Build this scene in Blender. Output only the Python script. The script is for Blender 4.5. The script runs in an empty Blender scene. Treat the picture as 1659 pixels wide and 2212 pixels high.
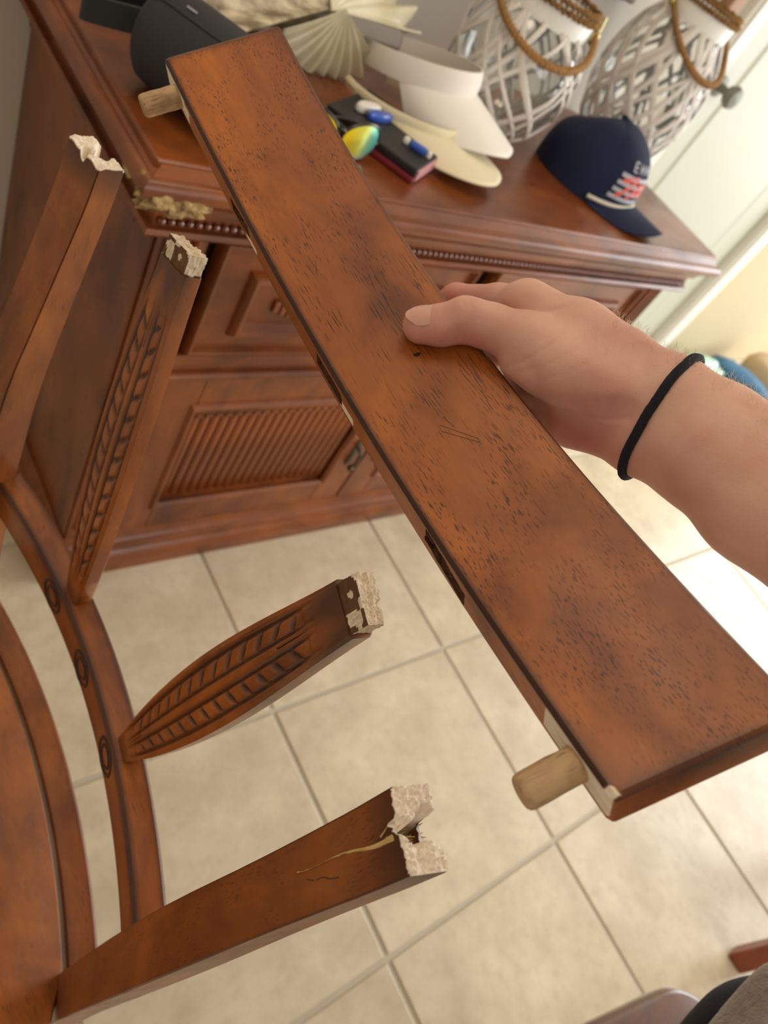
import bpy, bmesh, math, random
import numpy as np
from mathutils import Matrix, Vector, Quaternion

# ------------------------------------------------------------------ camera
SC = bpy.context.scene
COL = SC.collection
cam = bpy.data.cameras.new('camera')
cam.sensor_fit = 'HORIZONTAL'
cam.sensor_width = 36.0
cam.lens = 34.56
cam.clip_start = 0.01
cam.dof.use_dof = True
cam.dof.focus_distance = 0.385
cam.dof.aperture_fstop = 11.5
co = bpy.data.objects.new('camera', cam)
COL.objects.link(co)
co.matrix_world = Matrix([[0.75143, 0.14106, -0.64456, -0.67703], [-0.47278, 0.79653, -0.37685, 0.13025], [0.46025, 0.58791, 0.66523, 1.22527], [0.0, 0.0, 0.0, 1.0]])
SC.camera = co
SC.view_settings.view_transform = 'Standard'
SC.view_settings.look = 'None'
SC.view_settings.gamma = 1.0
SC.view_settings.use_curve_mapping = False
SC.view_settings.exposure = 0.0

# ------------------------------------------------------------------ world, daylight and fill lights
W = bpy.data.worlds.new('World'); SC.world = W; W.use_nodes = True
bg = W.node_tree.nodes['Background']
bg.inputs[0].default_value = (0.80, 0.79, 0.80, 1)
bg.inputs[1].default_value = 0.6


def area(name, loc, target, sx, sy, power, col):
    l = bpy.data.lights.new(name, 'AREA'); l.shape = 'RECTANGLE'
    l.size = sx; l.size_y = sy; l.energy = power; l.color = col
    o = bpy.data.objects.new(name, l); COL.objects.link(o)
    o.location = loc
    o.rotation_euler = (Vector(target) - Vector(loc)).to_track_quat('-Z', 'Y').to_euler()
    return o


area('window_daylight', (4.05, -0.3, 1.45), (0.0, 0.3, 0.7), 2.6, 2.0, 118, (0.94, 0.975, 1.0))
area('rear_fill', (0.4, -2.6, 1.8), (0.0, 0.6, 0.7), 2.2, 1.5, 36, (1.0, 0.97, 0.97))  # unseen area light added behind the camera to brighten camera-facing sides
area('warm_ceiling_fill', (-0.4, 0.9, 2.45), (-0.3, 0.7, 0.0), 0.5, 0.5, 5, (1.0, 0.82, 0.60))  # warm fill added under the ceiling, no fitting modelled

# ------------------------------------------------------------------ helpers
rnd = random.Random(7)
RNG = np.random.default_rng(5)


def tag(o, label=None, cat=None, group=None, kind=None):
    if label: o['label'] = label
    if cat: o['category'] = cat
    if group: o['group'] = group
    if kind: o['kind'] = kind
    return o


def empty(name, loc=(0, 0, 0), rz=0.0, mat=None):
    o = bpy.data.objects.new(name, None); COL.objects.link(o)
    if mat is not None: o.matrix_world = mat
    else:
        o.location = loc; o.rotation_euler = (0, 0, rz)
    o.empty_display_size = 0.05
    return o


def mesh_obj(name, verts, faces, mats, parent=None, smooth=False, fmat=None, attrs=None, sharp=None):
    me = bpy.data.meshes.new(name)
    me.from_pydata([tuple(map(float, v)) for v in verts], [], [tuple(map(int, f)) for f in faces])
    if not isinstance(mats, (list, tuple)): mats = [mats]
    for m in mats: me.materials.append(m)
    if fmat is not None: me.polygons.foreach_set('material_index', np.asarray(fmat, dtype=np.int32))
    if attrs:
        for k, a in attrs.items():
            at = me.attributes.new(k, 'FLOAT', 'POINT')
            at.data.foreach_set('value', np.asarray(a, dtype=np.float32))
    me.validate(); me.update()
    o = bpy.data.objects.new(name, me); COL.objects.link(o)
    if parent is not None: o.parent = parent
    if smooth:
        me.polygons.foreach_set('use_smooth', [True] * len(me.polygons))
        if sharp: me.set_sharp_from_angle(angle=math.radians(sharp))
    return o


class MB:
    def __init__(s): s.v = []; s.f = []; s.m = []
    def add(s, v, f, mi=0):
        b = len(s.v); s.v += [tuple(p) for p in v]
        for q in f: s.f.append(tuple(i + b for i in q)); s.m.append(mi)
    def box(s, x0, x1, y0, y1, z0, z1, b=0.0, mi=0):
        if b <= 0:
            v = [(x, y, z) for z in (z0, z1) for y in (y0, y1) for x in (x0, x1)]
            s.add(v, [(0, 2, 3, 1), (4, 5, 7, 6), (0, 1, 5, 4), (2, 6, 7, 3), (0, 4, 6, 2), (1, 3, 7, 5)], mi); return
        bm = bmesh.new(); bmesh.ops.create_cube(bm, size=1)
        for q in bm.verts:
            q.co = Vector(((x0 + x1) / 2 + q.co.x * (x1 - x0), (y0 + y1) / 2 + q.co.y * (y1 - y0), (z0 + z1) / 2 + q.co.z * (z1 - z0)))
        bmesh.ops.bevel(bm, geom=bm.edges[:], offset=b, segments=2, affect='EDGES', profile=0.5)
        bm.verts.index_update()
        s.add([tuple(q.co) for q in bm.verts], [[q.index for q in f.verts] for f in bm.faces], mi); bm.free()
    def sweep(s, rings, cap=True, closed=True, mi=0, loop=False):
        n = len(rings); m = len(rings[0]); b = len(s.v)
        for r in rings: s.v += [tuple(map(float, p)) for p in r]
        for i in range(n if loop else n - 1):
            k = (i + 1) % n
            for j in range(m if closed else m - 1):
                l = (j + 1) % m
                s.f.append((b + i * m + j, b + i * m + l, b + k * m + l, b + k * m + j)); s.m.append(mi)
        if cap and not loop:
            s.f.append(tuple(b + j for j in range(m))[::-1]); s.m.append(mi)
            s.f.append(tuple(b + (n - 1) * m + j for j in range(m))); s.m.append(mi)
    def build(s, name, mats, parent=None, smooth=False, sharp=None, attrs=None):
        return mesh_obj(name, s.v, s.f, mats, parent, smooth, s.m, attrs, sharp)


def frames(pts):
    """parallel-transport frames along a path"""
    P = [Vector(p) for p in pts]; T = []
    for i in range(len(P)):
        a = P[max(0, i - 1)]; b = P[min(len(P) - 1, i + 1)]; T.append((b - a).normalized())
    n = T[0].orthogonal().normalized(); out = []
    for i in range(len(P)):
        if i: n = T[i - 1].rotation_difference(T[i]) @ n
        n = (n - T[i] * n.dot(T[i])).normalized()
        out.append((P[i], T[i], n, T[i].cross(n)))
    return out


def tube(mb, pts, r, seg=12, mi=0, lobes=0, twist=0.0, lobe_amp=0.0, cap=True, rfun=None, flat=1.0):
    rings = []; L = 0; prev = None
    for i, (p, t, n, b) in enumerate(frames(pts)):
        if prev is not None: L += (p - prev).length
        prev = p; rr = rfun(i / (len(pts) - 1)) * r if rfun else r
        ring = []
        for j in range(seg):
            a = 2 * math.pi * j / seg
            q = rr * (1 + lobe_amp * math.cos(lobes * a)) if lobes else rr
            a2 = a + twist * L
            ring.append(p + n * (q * math.cos(a2)) + b * (q * math.sin(a2) * flat))
        rings.append(ring)
    mb.sweep(rings, cap=cap, mi=mi)


def lathe(mb, prof, seg=32, cx=0, cy=0, mi=0, cap=False):
    rings = [[(cx + r * math.cos(2 * math.pi * j / seg), cy + r * math.sin(2 * math.pi * j / seg), z) for j in range(seg)] for r, z in prof]
    mb.sweep(rings, cap=cap, mi=mi)


def bez(P, n):
    """Catmull-Rom through points"""
    P = [Vector(p) for p in P]; Q = [P[0] * 2 - P[1]] + P + [P[-1] * 2 - P[-2]]; out = []
    for i in range(1, len(Q) - 2):
        for k in range(n):
            t = k / n; a, b, c, d = Q[i - 1], Q[i], Q[i + 1], Q[i + 2]
            out.append(0.5 * ((2 * b) + (c - a) * t + (2 * a - 5 * b + 4 * c - d) * t * t + (3 * b - a - 3 * c + d) * t ** 3))
    out.append(P[-1]); return out


def interp(x, xs, ys): return float(np.interp(x, xs, ys))


def vnoise(P, scale, seed=0):
    """cheap smooth value noise on Nx3 points, -1..1"""
    P = np.asarray(P, float) * scale + 100.0 + seed * 17.31
    i = np.floor(P).astype(np.int64); f = P - i; f = f * f * (3 - 2 * f)
    def h(a, b, c):
        n = (a * 73856093) ^ (b * 19349663) ^ (c * 83492791) ^ (seed * 2654435 + 12345)
        n = (n ^ (n >> 13)) * 1274126177 & 0x7fffffff
        n = (n ^ (n >> 16))
        return (n % 65521) / 65521.0 * 2 - 1
    r = 0
    for dx in (0, 1):
        for dy in (0, 1):
            for dz in (0, 1):
                w = (f[:, 0] if dx else 1 - f[:, 0]) * (f[:, 1] if dy else 1 - f[:, 1]) * (f[:, 2] if dz else 1 - f[:, 2])
                r = r + w * h(i[:, 0] + dx, i[:, 1] + dy, i[:, 2] + dz)
    return r


# ------------------------------------------------------------------ materials
def sr(r, g, b):
    f = lambda c: (c / 255 / 12.92) if c / 255 <= 0.04045 else ((c / 255 + 0.055) / 1.055) ** 2.4
    return (f(r), f(g), f(b), 1)


def nmat(name):
    m = bpy.data.materials.new(name); m.use_nodes = True
    nt = m.node_tree; return m, nt, nt.nodes['Principled BSDF']


def N(nt, t, **k):
    n = nt.nodes.new(t)
    for a, v in k.items(): setattr(n, a, v)
    return n


def plain(name, col, rough=0.5, metal=0.0, bump=0.0, bscale=200, var=0.0, vscale=8, trans=0.0, coat=0.0, sss=0.0, col2=None, sheen=0.0, ior=None, stretch=(1, 1, 1)):
    m, nt, b = nmat(name)
    b.inputs['Base Color'].default_value = col; b.inputs['Roughness'].default_value = rough
    b.inputs['Metallic'].default_value = metal; b.inputs['Transmission Weight'].default_value = trans
    b.inputs['Coat Weight'].default_value = coat; b.inputs['Sheen Weight'].default_value = sheen
    if ior: b.inputs['IOR'].default_value = ior
    if sss:
        b.inputs['Subsurface Weight'].default_value = sss
        b.inputs['Subsurface Radius'].default_value = (1, 0.35, 0.2); b.inputs['Subsurface Scale'].default_value = 0.006
    tc = N(nt, 'ShaderNodeTexCoord'); mp = N(nt, 'ShaderNodeMapping'); mp.inputs['Scale'].default_value = stretch
    nt.links.new(tc.outputs['Object'], mp.inputs[0])
    if var or col2:
        no = N(nt, 'ShaderNodeTexNoise'); no.inputs['Scale'].default_value = vscale; no.inputs['Detail'].default_value = 5
        nt.links.new(mp.outputs[0], no.inputs['Vector'])
        mx = N(nt, 'ShaderNodeMix', data_type='RGBA')
        mr = N(nt, 'ShaderNodeMapRange'); mr.inputs[1].default_value = 0.35; mr.inputs[2].default_value = 0.65
        nt.links.new(no.outputs[0], mr.inputs[0]); nt.links.new(mr.outputs[0], mx.inputs[0])
        c2 = col2 or tuple(c * (1 - var) for c in col[:3]) + (1,)
        mx.inputs[6].default_value = col; mx.inputs[7].default_value = c2
        nt.links.new(mx.outputs[2], b.inputs['Base Color'])
    if bump:
        nb = N(nt, 'ShaderNodeTexNoise'); nb.inputs['Scale'].default_value = bscale; nb.inputs['Detail'].default_value = 4
        nt.links.new(mp.outputs[0], nb.inputs['Vector'])
        bp = N(nt, 'ShaderNodeBump'); bp.inputs['Strength'].default_value = bump; bp.inputs['Distance'].default_value = 0.001
        nt.links.new(nb.outputs[0], bp.inputs['Height']); nt.links.new(bp.outputs[0], b.inputs['Normal'])
    return m


def wood(name, ca, cb, cd=sr(38, 16, 12), axis=0, pores=0.6, rough=0.33, blotch=14, streak=0.35, gscale=1.0, coat=0.25, darkcol=sr(28, 12, 14), rawcol=sr(255, 244, 228), bump=0.25, blotch_dark=0.45):
    """varnished wood; grain runs along 'axis' of the object; point attributes raw / dark add bare wood and stain"""
    m, nt, b = nmat(name); L = nt.links.new
    tc = N(nt, 'ShaderNodeTexCoord')
    def mapped(al, ac):
        mp = N(nt, 'ShaderNodeMapping'); s = [ac, ac, ac]; s[axis] = al; mp.inputs['Scale'].default_value = s
        L(tc.outputs['Object'], mp.inputs[0]); return mp
    def noise(vec, scale, detail=4, rough_=0.55, dist=0.0):
        n = N(nt, 'ShaderNodeTexNoise'); n.inputs['Scale'].default_value = scale; n.inputs['Detail'].default_value = detail
        n.inputs['Roughness'].default_value = rough_; n.inputs['Distortion'].default_value = dist
        L(vec.outputs[0], n.inputs['Vector']); return n
    def rng(src, a, c, lo=0.0, hi=1.0):
        r = N(nt, 'ShaderNodeMapRange'); r.inputs[1].default_value = a; r.inputs[2].default_value = c
        r.inputs[3].default_value = lo; r.inputs[4].default_value = hi; L(src, r.inputs[0]); return r.outputs[0]
    def mix(f, a, c, blend='MIX'):
        x = N(nt, 'ShaderNodeMix', data_type='RGBA', blend_type=blend)
        if isinstance(f, float): x.inputs[0].default_value = f
        else: L(f, x.inputs[0])
        for s, i in ((a, 6), (c, 7)):
            if isinstance(s, tuple): x.inputs[i].default_value = s
            else: L(s, x.inputs[i])
        return x.outputs[2]
    def mul(a, c):
        x = N(nt, 'ShaderNodeMath', operation='MULTIPLY')
        for s, i in ((a, 0), (c, 1)):
            if isinstance(s, float): x.inputs[i].default_value = s
            else: L(s, x.inputs[i])
        return x.outputs[0]
    m1 = mapped(0.6, 1.0); m2 = mapped(0.09, 1.0); m3 = mapped(0.06, 1.0)
    big = noise(m1, blotch, 4, 0.6, 0.6)
    col = mix(rng(big.outputs[0], 0.36, 0.66), ca, cb)
    fig = noise(m2, 150 * gscale, 5, 0.6, 0.3)
    col = mix(mul(rng(fig.outputs[0], 0.45, 0.72), streak), col, cb, 'MIX')
    blo = noise(m1, blotch * 1.9, 3, 0.5)
    col = mix(mul(rng(blo.outputs[0], 0.54, 0.75), blotch_dark), col, cd)
    po = noise(m3, 1350 * gscale, 1, 0.4); pm = noise(m1, 55, 3)
    pore = mul(rng(po.outputs[0], 0.59, 0.66), rng(pm.outputs[0], 0.42, 0.60, 0.05, 1.0))
    porec = mul(pore, pores)
    col = mix(porec, col, cd)
    at = N(nt, 'ShaderNodeAttribute', attribute_name='dark'); col = mix(rng(at.outputs['Fac'], 0.0, 1.0, 0.0, 0.93), col, darkcol)
    ar = N(nt, 'ShaderNodeAttribute', attribute_name='raw')
    m4 = mapped(0.06, 1.0); rn = noise(m4, 700, 4)
    rawc = mix(rng(rn.outputs[0], 0.35, 0.7), rawcol, tuple(c * k for c, k in zip(rawcol[:3], (0.82, 0.74, 0.64))) + (1,))
    rf = rng(ar.outputs['Fac'], 0.4, 0.6)
    col = mix(rf, col, rawc)
    L(col, b.inputs['Base Color'])
    ro = N(nt, 'ShaderNodeMath', operation='ADD'); L(rng(blo.outputs[0], 0.3, 0.7, rough - 0.05, rough + 0.09), ro.inputs[0])
    L(mul(rf, 0.45), ro.inputs[1]); L(ro.outputs[0], b.inputs['Roughness'])
    b.inputs['Specular IOR Level'].default_value = 0.4
    b.inputs['Coat Weight'].default_value = coat; b.inputs['Coat Roughness'].default_value = 0.2
    iv = N(nt, 'ShaderNodeMath', operation='SUBTRACT'); iv.inputs[0].default_value = 1.0; L(rf, iv.inputs[1])
    L(mul(iv.outputs[0], coat), b.inputs['Coat Weight'])
    hs = N(nt, 'ShaderNodeMath', operation='MULTIPLY_ADD'); L(rn.outputs[0], hs.inputs[0]); L(mul(rf, 1.5), hs.inputs[1]); L(mul(pore, -0.5), hs.inputs[2])
    h2 = N(nt, 'ShaderNodeMath', operation='MULTIPLY_ADD'); L(fig.outputs[0], h2.inputs[0]); h2.inputs[1].default_value = 0.35; L(hs.outputs[0], h2.inputs[2])
    bp = N(nt, 'ShaderNodeBump'); bp.inputs['Strength'].default_value = bump; bp.inputs['Distance'].default_value = 0.0008
    L(h2.outputs[0], bp.inputs['Height']); L(bp.outputs[0], b.inputs['Normal'])
    return m


M = {}
oA, oB = sr(160, 84, 32), sr(108, 50, 24)
for ax, nm in enumerate('xyz'):
    M['chair_' + nm] = wood('chair_wood_' + nm, sr(164, 92, 34), sr(112, 56, 22), axis=ax, pores=0.45)
    M['side_' + nm] = wood('sideboard_wood_' + nm, sr(146, 78, 30), sr(98, 46, 20), axis=ax, pores=0.2, rough=0.3, blotch=7, blotch_dark=0.5, gscale=0.5)
M['rail'] = wood('rail_wood', sr(186, 104, 30), sr(130, 64, 20), cd=sr(48, 20, 14), axis=0, pores=0.85, rough=0.4, blotch=13, coat=0.08)
M['carve'] = wood('carved_wood', sr(186, 106, 38), sr(136, 70, 26), axis=2, pores=0.3, rough=0.3, coat=0.4)
M['raw'] = wood('raw_wood', sr(222, 188, 142), sr(196, 156, 108), cd=sr(130, 92, 60), axis=2, pores=0.4, rough=0.8, coat=0.0, bump=0.9, blotch_dark=0.3)
M['raw_y'] = wood('dowel_wood', sr(206, 174, 134), sr(180, 144, 106), cd=sr(112, 82, 60), axis=1, pores=0.5, rough=0.75, coat=0.0, bump=0.8, blotch=60, blotch_dark=0.55)
M['splinter'] = plain('splinter_wood', sr(232, 196, 128), 0.8, bump=0.8, bscale=500, var=0.25, vscale=120)
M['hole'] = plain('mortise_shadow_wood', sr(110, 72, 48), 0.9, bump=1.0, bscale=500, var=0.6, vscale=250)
M['stain_and_gap_shade'] = plain('dark_stain_gap_shade', sr(38, 20, 18), 0.4, coat=0.2)
M['glue'] = plain('old_glue_residue', sr(104, 96, 88), 0.45, var=0.4, vscale=120)

# ------------------------------------------------------------------ room
M['tile'] = None
def tile_material():
    m, nt, b = nmat('ceramic_tile'); L = nt.links.new
    tc = N(nt, 'ShaderNodeTexCoord'); oi = N(nt, 'ShaderNodeObjectInfo')
    add = N(nt, 'ShaderNodeVectorMath', operation='ADD'); sc_ = N(nt, 'ShaderNodeVectorMath', operation='SCALE')
    cb = N(nt, 'ShaderNodeCombineXYZ')
    for i in range(3): L(oi.outputs['Random'], cb.inputs[i])
    L(cb.outputs[0], sc_.inputs[0]); sc_.inputs['Scale'].default_value = 40
    L(tc.outputs['Object'], add.inputs[0]); L(sc_.outputs[0], add.inputs[1])
    n1 = N(nt, 'ShaderNodeTexNoise'); n1.inputs['Scale'].default_value = 9; n1.inputs['Detail'].default_value = 6; n1.inputs['Roughness'].default_value = 0.62
    n2 = N(nt, 'ShaderNodeTexNoise'); n2.inputs['Scale'].default_value = 45; n2.inputs['Detail'].default_value = 5
    L(add.outputs[0], n1.inputs['Vector']); L(add.outputs[0], n2.inputs['Vector'])
    r1 = N(nt, 'ShaderNodeValToRGB')
    r1.color_ramp.elements[0].position = 0.33; r1.color_ramp.elements[0].color = sr(200, 184, 156)
    r1.color_ramp.elements[1].position = 0.68; r1.color_ramp.elements[1].color = sr(224, 211, 184)
    L(n1.outputs[0], r1.inputs[0])
    r2 = N(nt, 'ShaderNodeMapRange'); r2.inputs[1].default_value = 0.48; r2.inputs[2].default_value = 0.75; r2.inputs[4].default_value = 0.35
    L(n2.outputs[0], r2.inputs[0])
    mx = N(nt, 'ShaderNodeMix', data_type='RGBA'); L(r2.outputs[0], mx.inputs[0]); L(r1.outputs[0], mx.inputs[6]); mx.inputs[7].default_value = sr(186, 164, 134)
    L(mx.outputs[2], b.inputs['Base Color'])
    b.inputs['Roughness'].default_value = 0.34; b.inputs['Specular IOR Level'].default_value = 0.5
    bp = N(nt, 'ShaderNodeBump'); bp.inputs['Strength'].default_value = 0.25; bp.inputs['Distance'].default_value = 0.002
    L(n2.outputs[0], bp.inputs['Height']); L(bp.outputs[0], b.inputs['Normal'])
    return m


M['tile'] = tile_material()
M['grout'] = plain('grout', sr(196, 186, 168), 0.85, bump=0.4, bscale=300)
M['wall'] = plain('wall_paint', sr(214, 207, 195), 0.85, bump=0.15, bscale=60)
M['door'] = plain('door_paint', sr(196, 198, 182), 0.5)
M['trim'] = plain('white_trim_paint', sr(236, 236, 228), 0.5)
M['cream'] = plain('cream_wall_paint', sr(202, 186, 152), 0.85)
M['ceil'] = plain('ceiling_paint', sr(240, 236, 228), 0.9)

YW = 1.325
mb = MB(); mb.box(-2.6, 4.2, -2.8, 2.3, -0.05, -0.0035)
floor = mb.build('floor', M['grout']); tag(floor, kind='structure')
T = 0.45; G = 0.0046
tm = {}
for iy in range(-4, 3):
    for ix in range(-4, 9):
        y1 = min(iy * T + T - G, YW - 0.003)
        key = iy == 2
        if key not in tm:
            mb = MB(); h = T / 2 - G
            mb.box(-h, h, -h, (y1 - (iy * T + T / 2)) if key else h, -0.012, 0.0, b=0.0022)
            o = mb.build('floor_tile', M['tile'], floor, smooth=False); tm[key] = o
        else:
            o = tm[key].copy(); COL.objects.link(o); o.parent = floor
        o.location = (ix * T + T / 2, iy * T + T / 2, RNG.uniform(-0.0004, 0.0004))

mb = MB(); mb.box(-2.6, 1.245, YW, YW + 0.12, 0, 2.6)
tag(mb.build('wall_back', M['wall']), kind='structure')
mb = MB(); mb.box(2.335, 4.2, YW, YW + 0.12, 0, 2.6)
tag(mb.build('wall_back_right', M['cream']), kind='structure')
mb = MB(); mb.box(-2.72, -2.6, -2.8, YW + 0.12, 0, 2.6)
tag(mb.build('wall_left', M['wall']), kind='structure')
mb = MB(); mb.box(-2.72, 4.32, -2.8, 2.4, 2.6, 2.7)
tag(mb.build('ceiling', M['ceil']), kind='structure')
mb = MB(); mb.box(-2.6, 4.2, -2.92, -2.8, 0, 2.6)
tag(mb.build('wall_front', M['wall']), kind='structure')
mb = MB()
mb.box(4.2, 4.32, -2.8, -1.6, 0, 2.6); mb.box(4.2, 4.32, 1.0, YW + 0.12, 0, 2.6); mb.box(4.2, 4.32, -1.6, 1.0, 0, 0.4); mb.box(4.2, 4.32, -1.6, 1.0, 2.45, 2.6)
tag(mb.build('wall_right', M['wall']), kind='structure')
mb = MB()  # lintel over the door
mb.box(1.245, 2.335, YW, YW + 0.12, 2.12, 2.6)
tag(mb.build('trim_2', M['wall']), kind='structure')
mb = MB()  # door casing
for x0, x1 in ((1.245, 1.318), (2.235, 2.335)):
    mb.box(x0, x1, YW - 0.022, YW + 0.12, 0, 2.12, b=0.004)
    mb.box(x0 + 0.012, x1 - 0.012, YW - 0.03, YW - 0.02, 0, 2.10, b=0.003)
mb.box(1.245, 2.335, YW - 0.022, YW + 0.12, 2.04, 2.12, b=0.004)
tag(mb.build('trim_1', M['trim']), kind='structure')
door = MB(); door.box(1.322, 2.231, YW + 0.012, YW + 0.05, 0.008, 2.04, b=0.002)
do = door.build('door_1', M['door']); tag(do, kind='structure')
RING = []
M['nickel'] = plain('dull_nickel', sr(120, 117, 106), 0.55, metal=0.4)
mb = MB(); lathe(mb, [(0.0, 0.0), (0.026, 0.0), (0.026, 0.006), (0.011, 0.010), (0.010, 0.030), (0.022, 0.038), (0.029, 0.052), (0.024, 0.066), (0.0, 0.070)], 28)
hd = mb.build('door_knob', M['nickel'], do, smooth=True, sharp=50)
hd.location = (1.392, YW + 0.012, 1.0); hd.rotation_euler = (math.pi / 2, 0, 0)

# wall items seen only by an edge
M['frame_wood'] = plain('dark_picture_frame_wood', sr(92, 52, 36), 0.4, var=0.3, vscale=30)
M['canvas'] = plain('picture_canvas', sr(196, 178, 150), 0.9, var=0.2, vscale=6)
pf = empty('picture_frame', (0.55, YW - 0.012, 1.362))
tag(pf, 'dark brown picture frame on the wall above the two lanterns', 'frame')
mb = MB()
for b4 in ((-0.30, 0.30, -0.30, -0.26), (-0.30, 0.30, 0.26, 0.30), (-0.30, -0.26, -0.26, 0.26), (0.26, 0.30, -0.26, 0.26)):
    mb.box(b4[0], b4[1], -0.012, 0.010, b4[2], b4[3], b=0.006)
mb.build('frame', M['frame_wood'], pf, smooth=True, sharp=40)
mb = MB(); mb.box(-0.262, 0.262, 0.0, 0.008, -0.262, 0.262); mb.build('canvas', M['canvas'], pf)
mb = MB(); mb.box(-0.022, 0.022, -0.028, 0.0, -0.55, 0.55, b=0.005)
vp = mb.build('wooden_post', plain('tan_post_wood', sr(170, 128, 92), 0.6, var=0.3, vscale=12, stretch=(1, 1, 0.1)))
vp.location = (1.165, YW, 1.66)
tag(vp, 'blurred tan wooden upright on the wall beside the white door casing', 'post')

# low clutter by the cream wall
M['mint'] = plain('mint_glossy_plastic', sr(176, 232, 208), 0.12, bump=1.0, bscale=35, coat=1.0, var=0.25, vscale=20)
M['green'] = plain('green_plastic', sr(86, 190, 60), 0.35)
M['blue'] = plain('blue_fabric', sr(70, 122, 160), 0.7, var=0.3, vscale=30)
M['maroon'] = plain('maroon_plastic', sr(110, 62, 84), 0.6)
M['tan'] = plain('tan_fabric', sr(186, 164, 130), 0.9, bump=0.5, bscale=60)
M['charcoal'] = plain('charcoal_fabric', sr(62, 62, 70), 0.9, bump=0.5, bscale=60)


def blob(name, loc, size, mat, seed, rz=0.0, amp=0.12, sc=3.0, sub=3):
    bm = bmesh.new(); bmesh.ops.create_icosphere(bm, subdivisions=sub, radius=1)
    P = np.array([v.co for v in bm.verts]); n = vnoise(P, sc, seed)
    P = np.sign(P) * np.abs(P) ** 0.75
    P = P * (1 + amp * n)[:, None] * np.array(size) / 2
    P[:, 2] = np.maximum(P[:, 2], -size[2] / 2 * 0.92)
    f = [[v.index for v in q.verts] for q in bm.faces]; bm.free()
    o = mesh_obj(name, P, f, mat, smooth=True); o.location = (loc[0], loc[1], loc[2] + size[2] / 2 * 0.92); o.rotation_euler = (0, 0, rz)
    return o


tag(blob('plastic_bag', (2.46, 1.17, 0.0), (0.26, 0.16, 0.16), M['mint'], 1, amp=0.25, sc=5, sub=4), 'glossy pale mint plastic bag at the foot of the cream wall, half behind the wrist', 'bag')
tag(blob('plastic_tub', (2.52, 1.02, 0.0), (0.10, 0.10, 0.07), M['green'], 2), 'small bright green plastic tub in front of the mint bag', 'tub')
tag(blob('blue_bundle', (2.80, 1.12, 0.0), (0.12, 0.34, 0.14), M['blue'], 3, rz=0.5), 'rolled blue cloth bundle by the cream wall beside the mint bag', 'cloth')
tag(blob('maroon_pouch', (2.70, 1.05, 0.0), (0.08, 0.22, 0.10), M['maroon'], 4, rz=0.5), 'maroon pouch between the green tub and the blue bundle', 'pouch')
tag(blob('tan_bag', (3.02, 1.08, 0.0), (0.22, 0.30, 0.20), M['tan'], 5, rz=0.3), 'soft tan bag by the cream wall at the right edge of the photo', 'bag')
tag(blob('charcoal_bag', (2.95, 0.82, 0.0), (0.30, 0.18, 0.13), M['charcoal'], 6, rz=0.3), 'dark charcoal bag lying in front of the tan bag above the forearm', 'bag')

# ------------------------------------------------------------------ sideboard
SX, HX = 0.300, 0.578            # centre and half width of the body
YF, YB, H = 0.835, YW - 0.004, 0.833
sb = empty('sideboard', (SX, YF, 0))
tag(sb, 'carved reddish-brown wooden sideboard with fluted doors and beaded edge against the wall', 'sideboard')
DY = YB - YF
def part(name, mb, mat='side_z', parent=None, smooth=False, sharp=None):
    return mb.build(name, M[mat] if isinstance(mat, str) else mat, parent or sb, smooth, sharp)
mb = MB()
mb.box(-HX, -HX + 0.02, 0.0, DY, 0.02, 0.79); mb.box(HX - 0.02, HX, 0.0, DY, 0.02, 0.79)
mb.box(-HX + 0.02, HX - 0.02, DY - 0.02, DY, 0.02, 0.79)
part('carcass', mb)
mb = MB(); mb.box(-HX + 0.02, HX - 0.02, 0.014, 0.03, 0.02, 0.76); part('gap_shade_backing', mb, 'stain_and_gap_shade')  # dark stained panel; its colour also paints in the shadow of the drawer gaps
# side frame rails proud of the side panel
mb = MB()
for z0, z1 in ((0.70, 0.745),):
    mb.box(-HX - 0.004, -HX, 0.0505, DY, z0, z1, b=0.002)
for y0, y1 in ((0.0, 0.05),):
    mb.box(-HX - 0.004, -HX, y0, y1, 0.105, 0.735, b=0.002)
part('side_frame', mb)
TX = 0.640
mb = MB(); mb.box(-TX + 0.022, TX - 0.022, -0.029, DY, H - 0.02, H, b=0.003); part('top', mb, 'side_x')
def mitre(name, prof, x_in, mat, smooth=True):
    """profile (offset outward, z) swept along left side, front and right side"""
    rings = []
    for o_, z in prof: pass
    mb = MB()
    path = [(-x_in, DY), (-x_in, 0.0), (x_in, 0.0), (x_in, DY)]
    dirs = [(-1, 0), (-1, -1), (1, -1), (1, 0)]
    for (px, py), (dx, dy) in zip(path, dirs):
        rings.append([(px + dx * o_, py + dy * o_, z) for o_, z in prof])
    mb.sweep(rings, cap=True)
    return part(name, mb, mat, smooth=smooth, sharp=28)
def arc(cx, cz, r, a0, a1, n=8): return [(cx + r * math.cos(math.radians(a0 + (a1 - a0) * i / n)), cz + r * math.sin(math.radians(a0 + (a1 - a0) * i / n))) for i in range(n + 1)]
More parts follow.
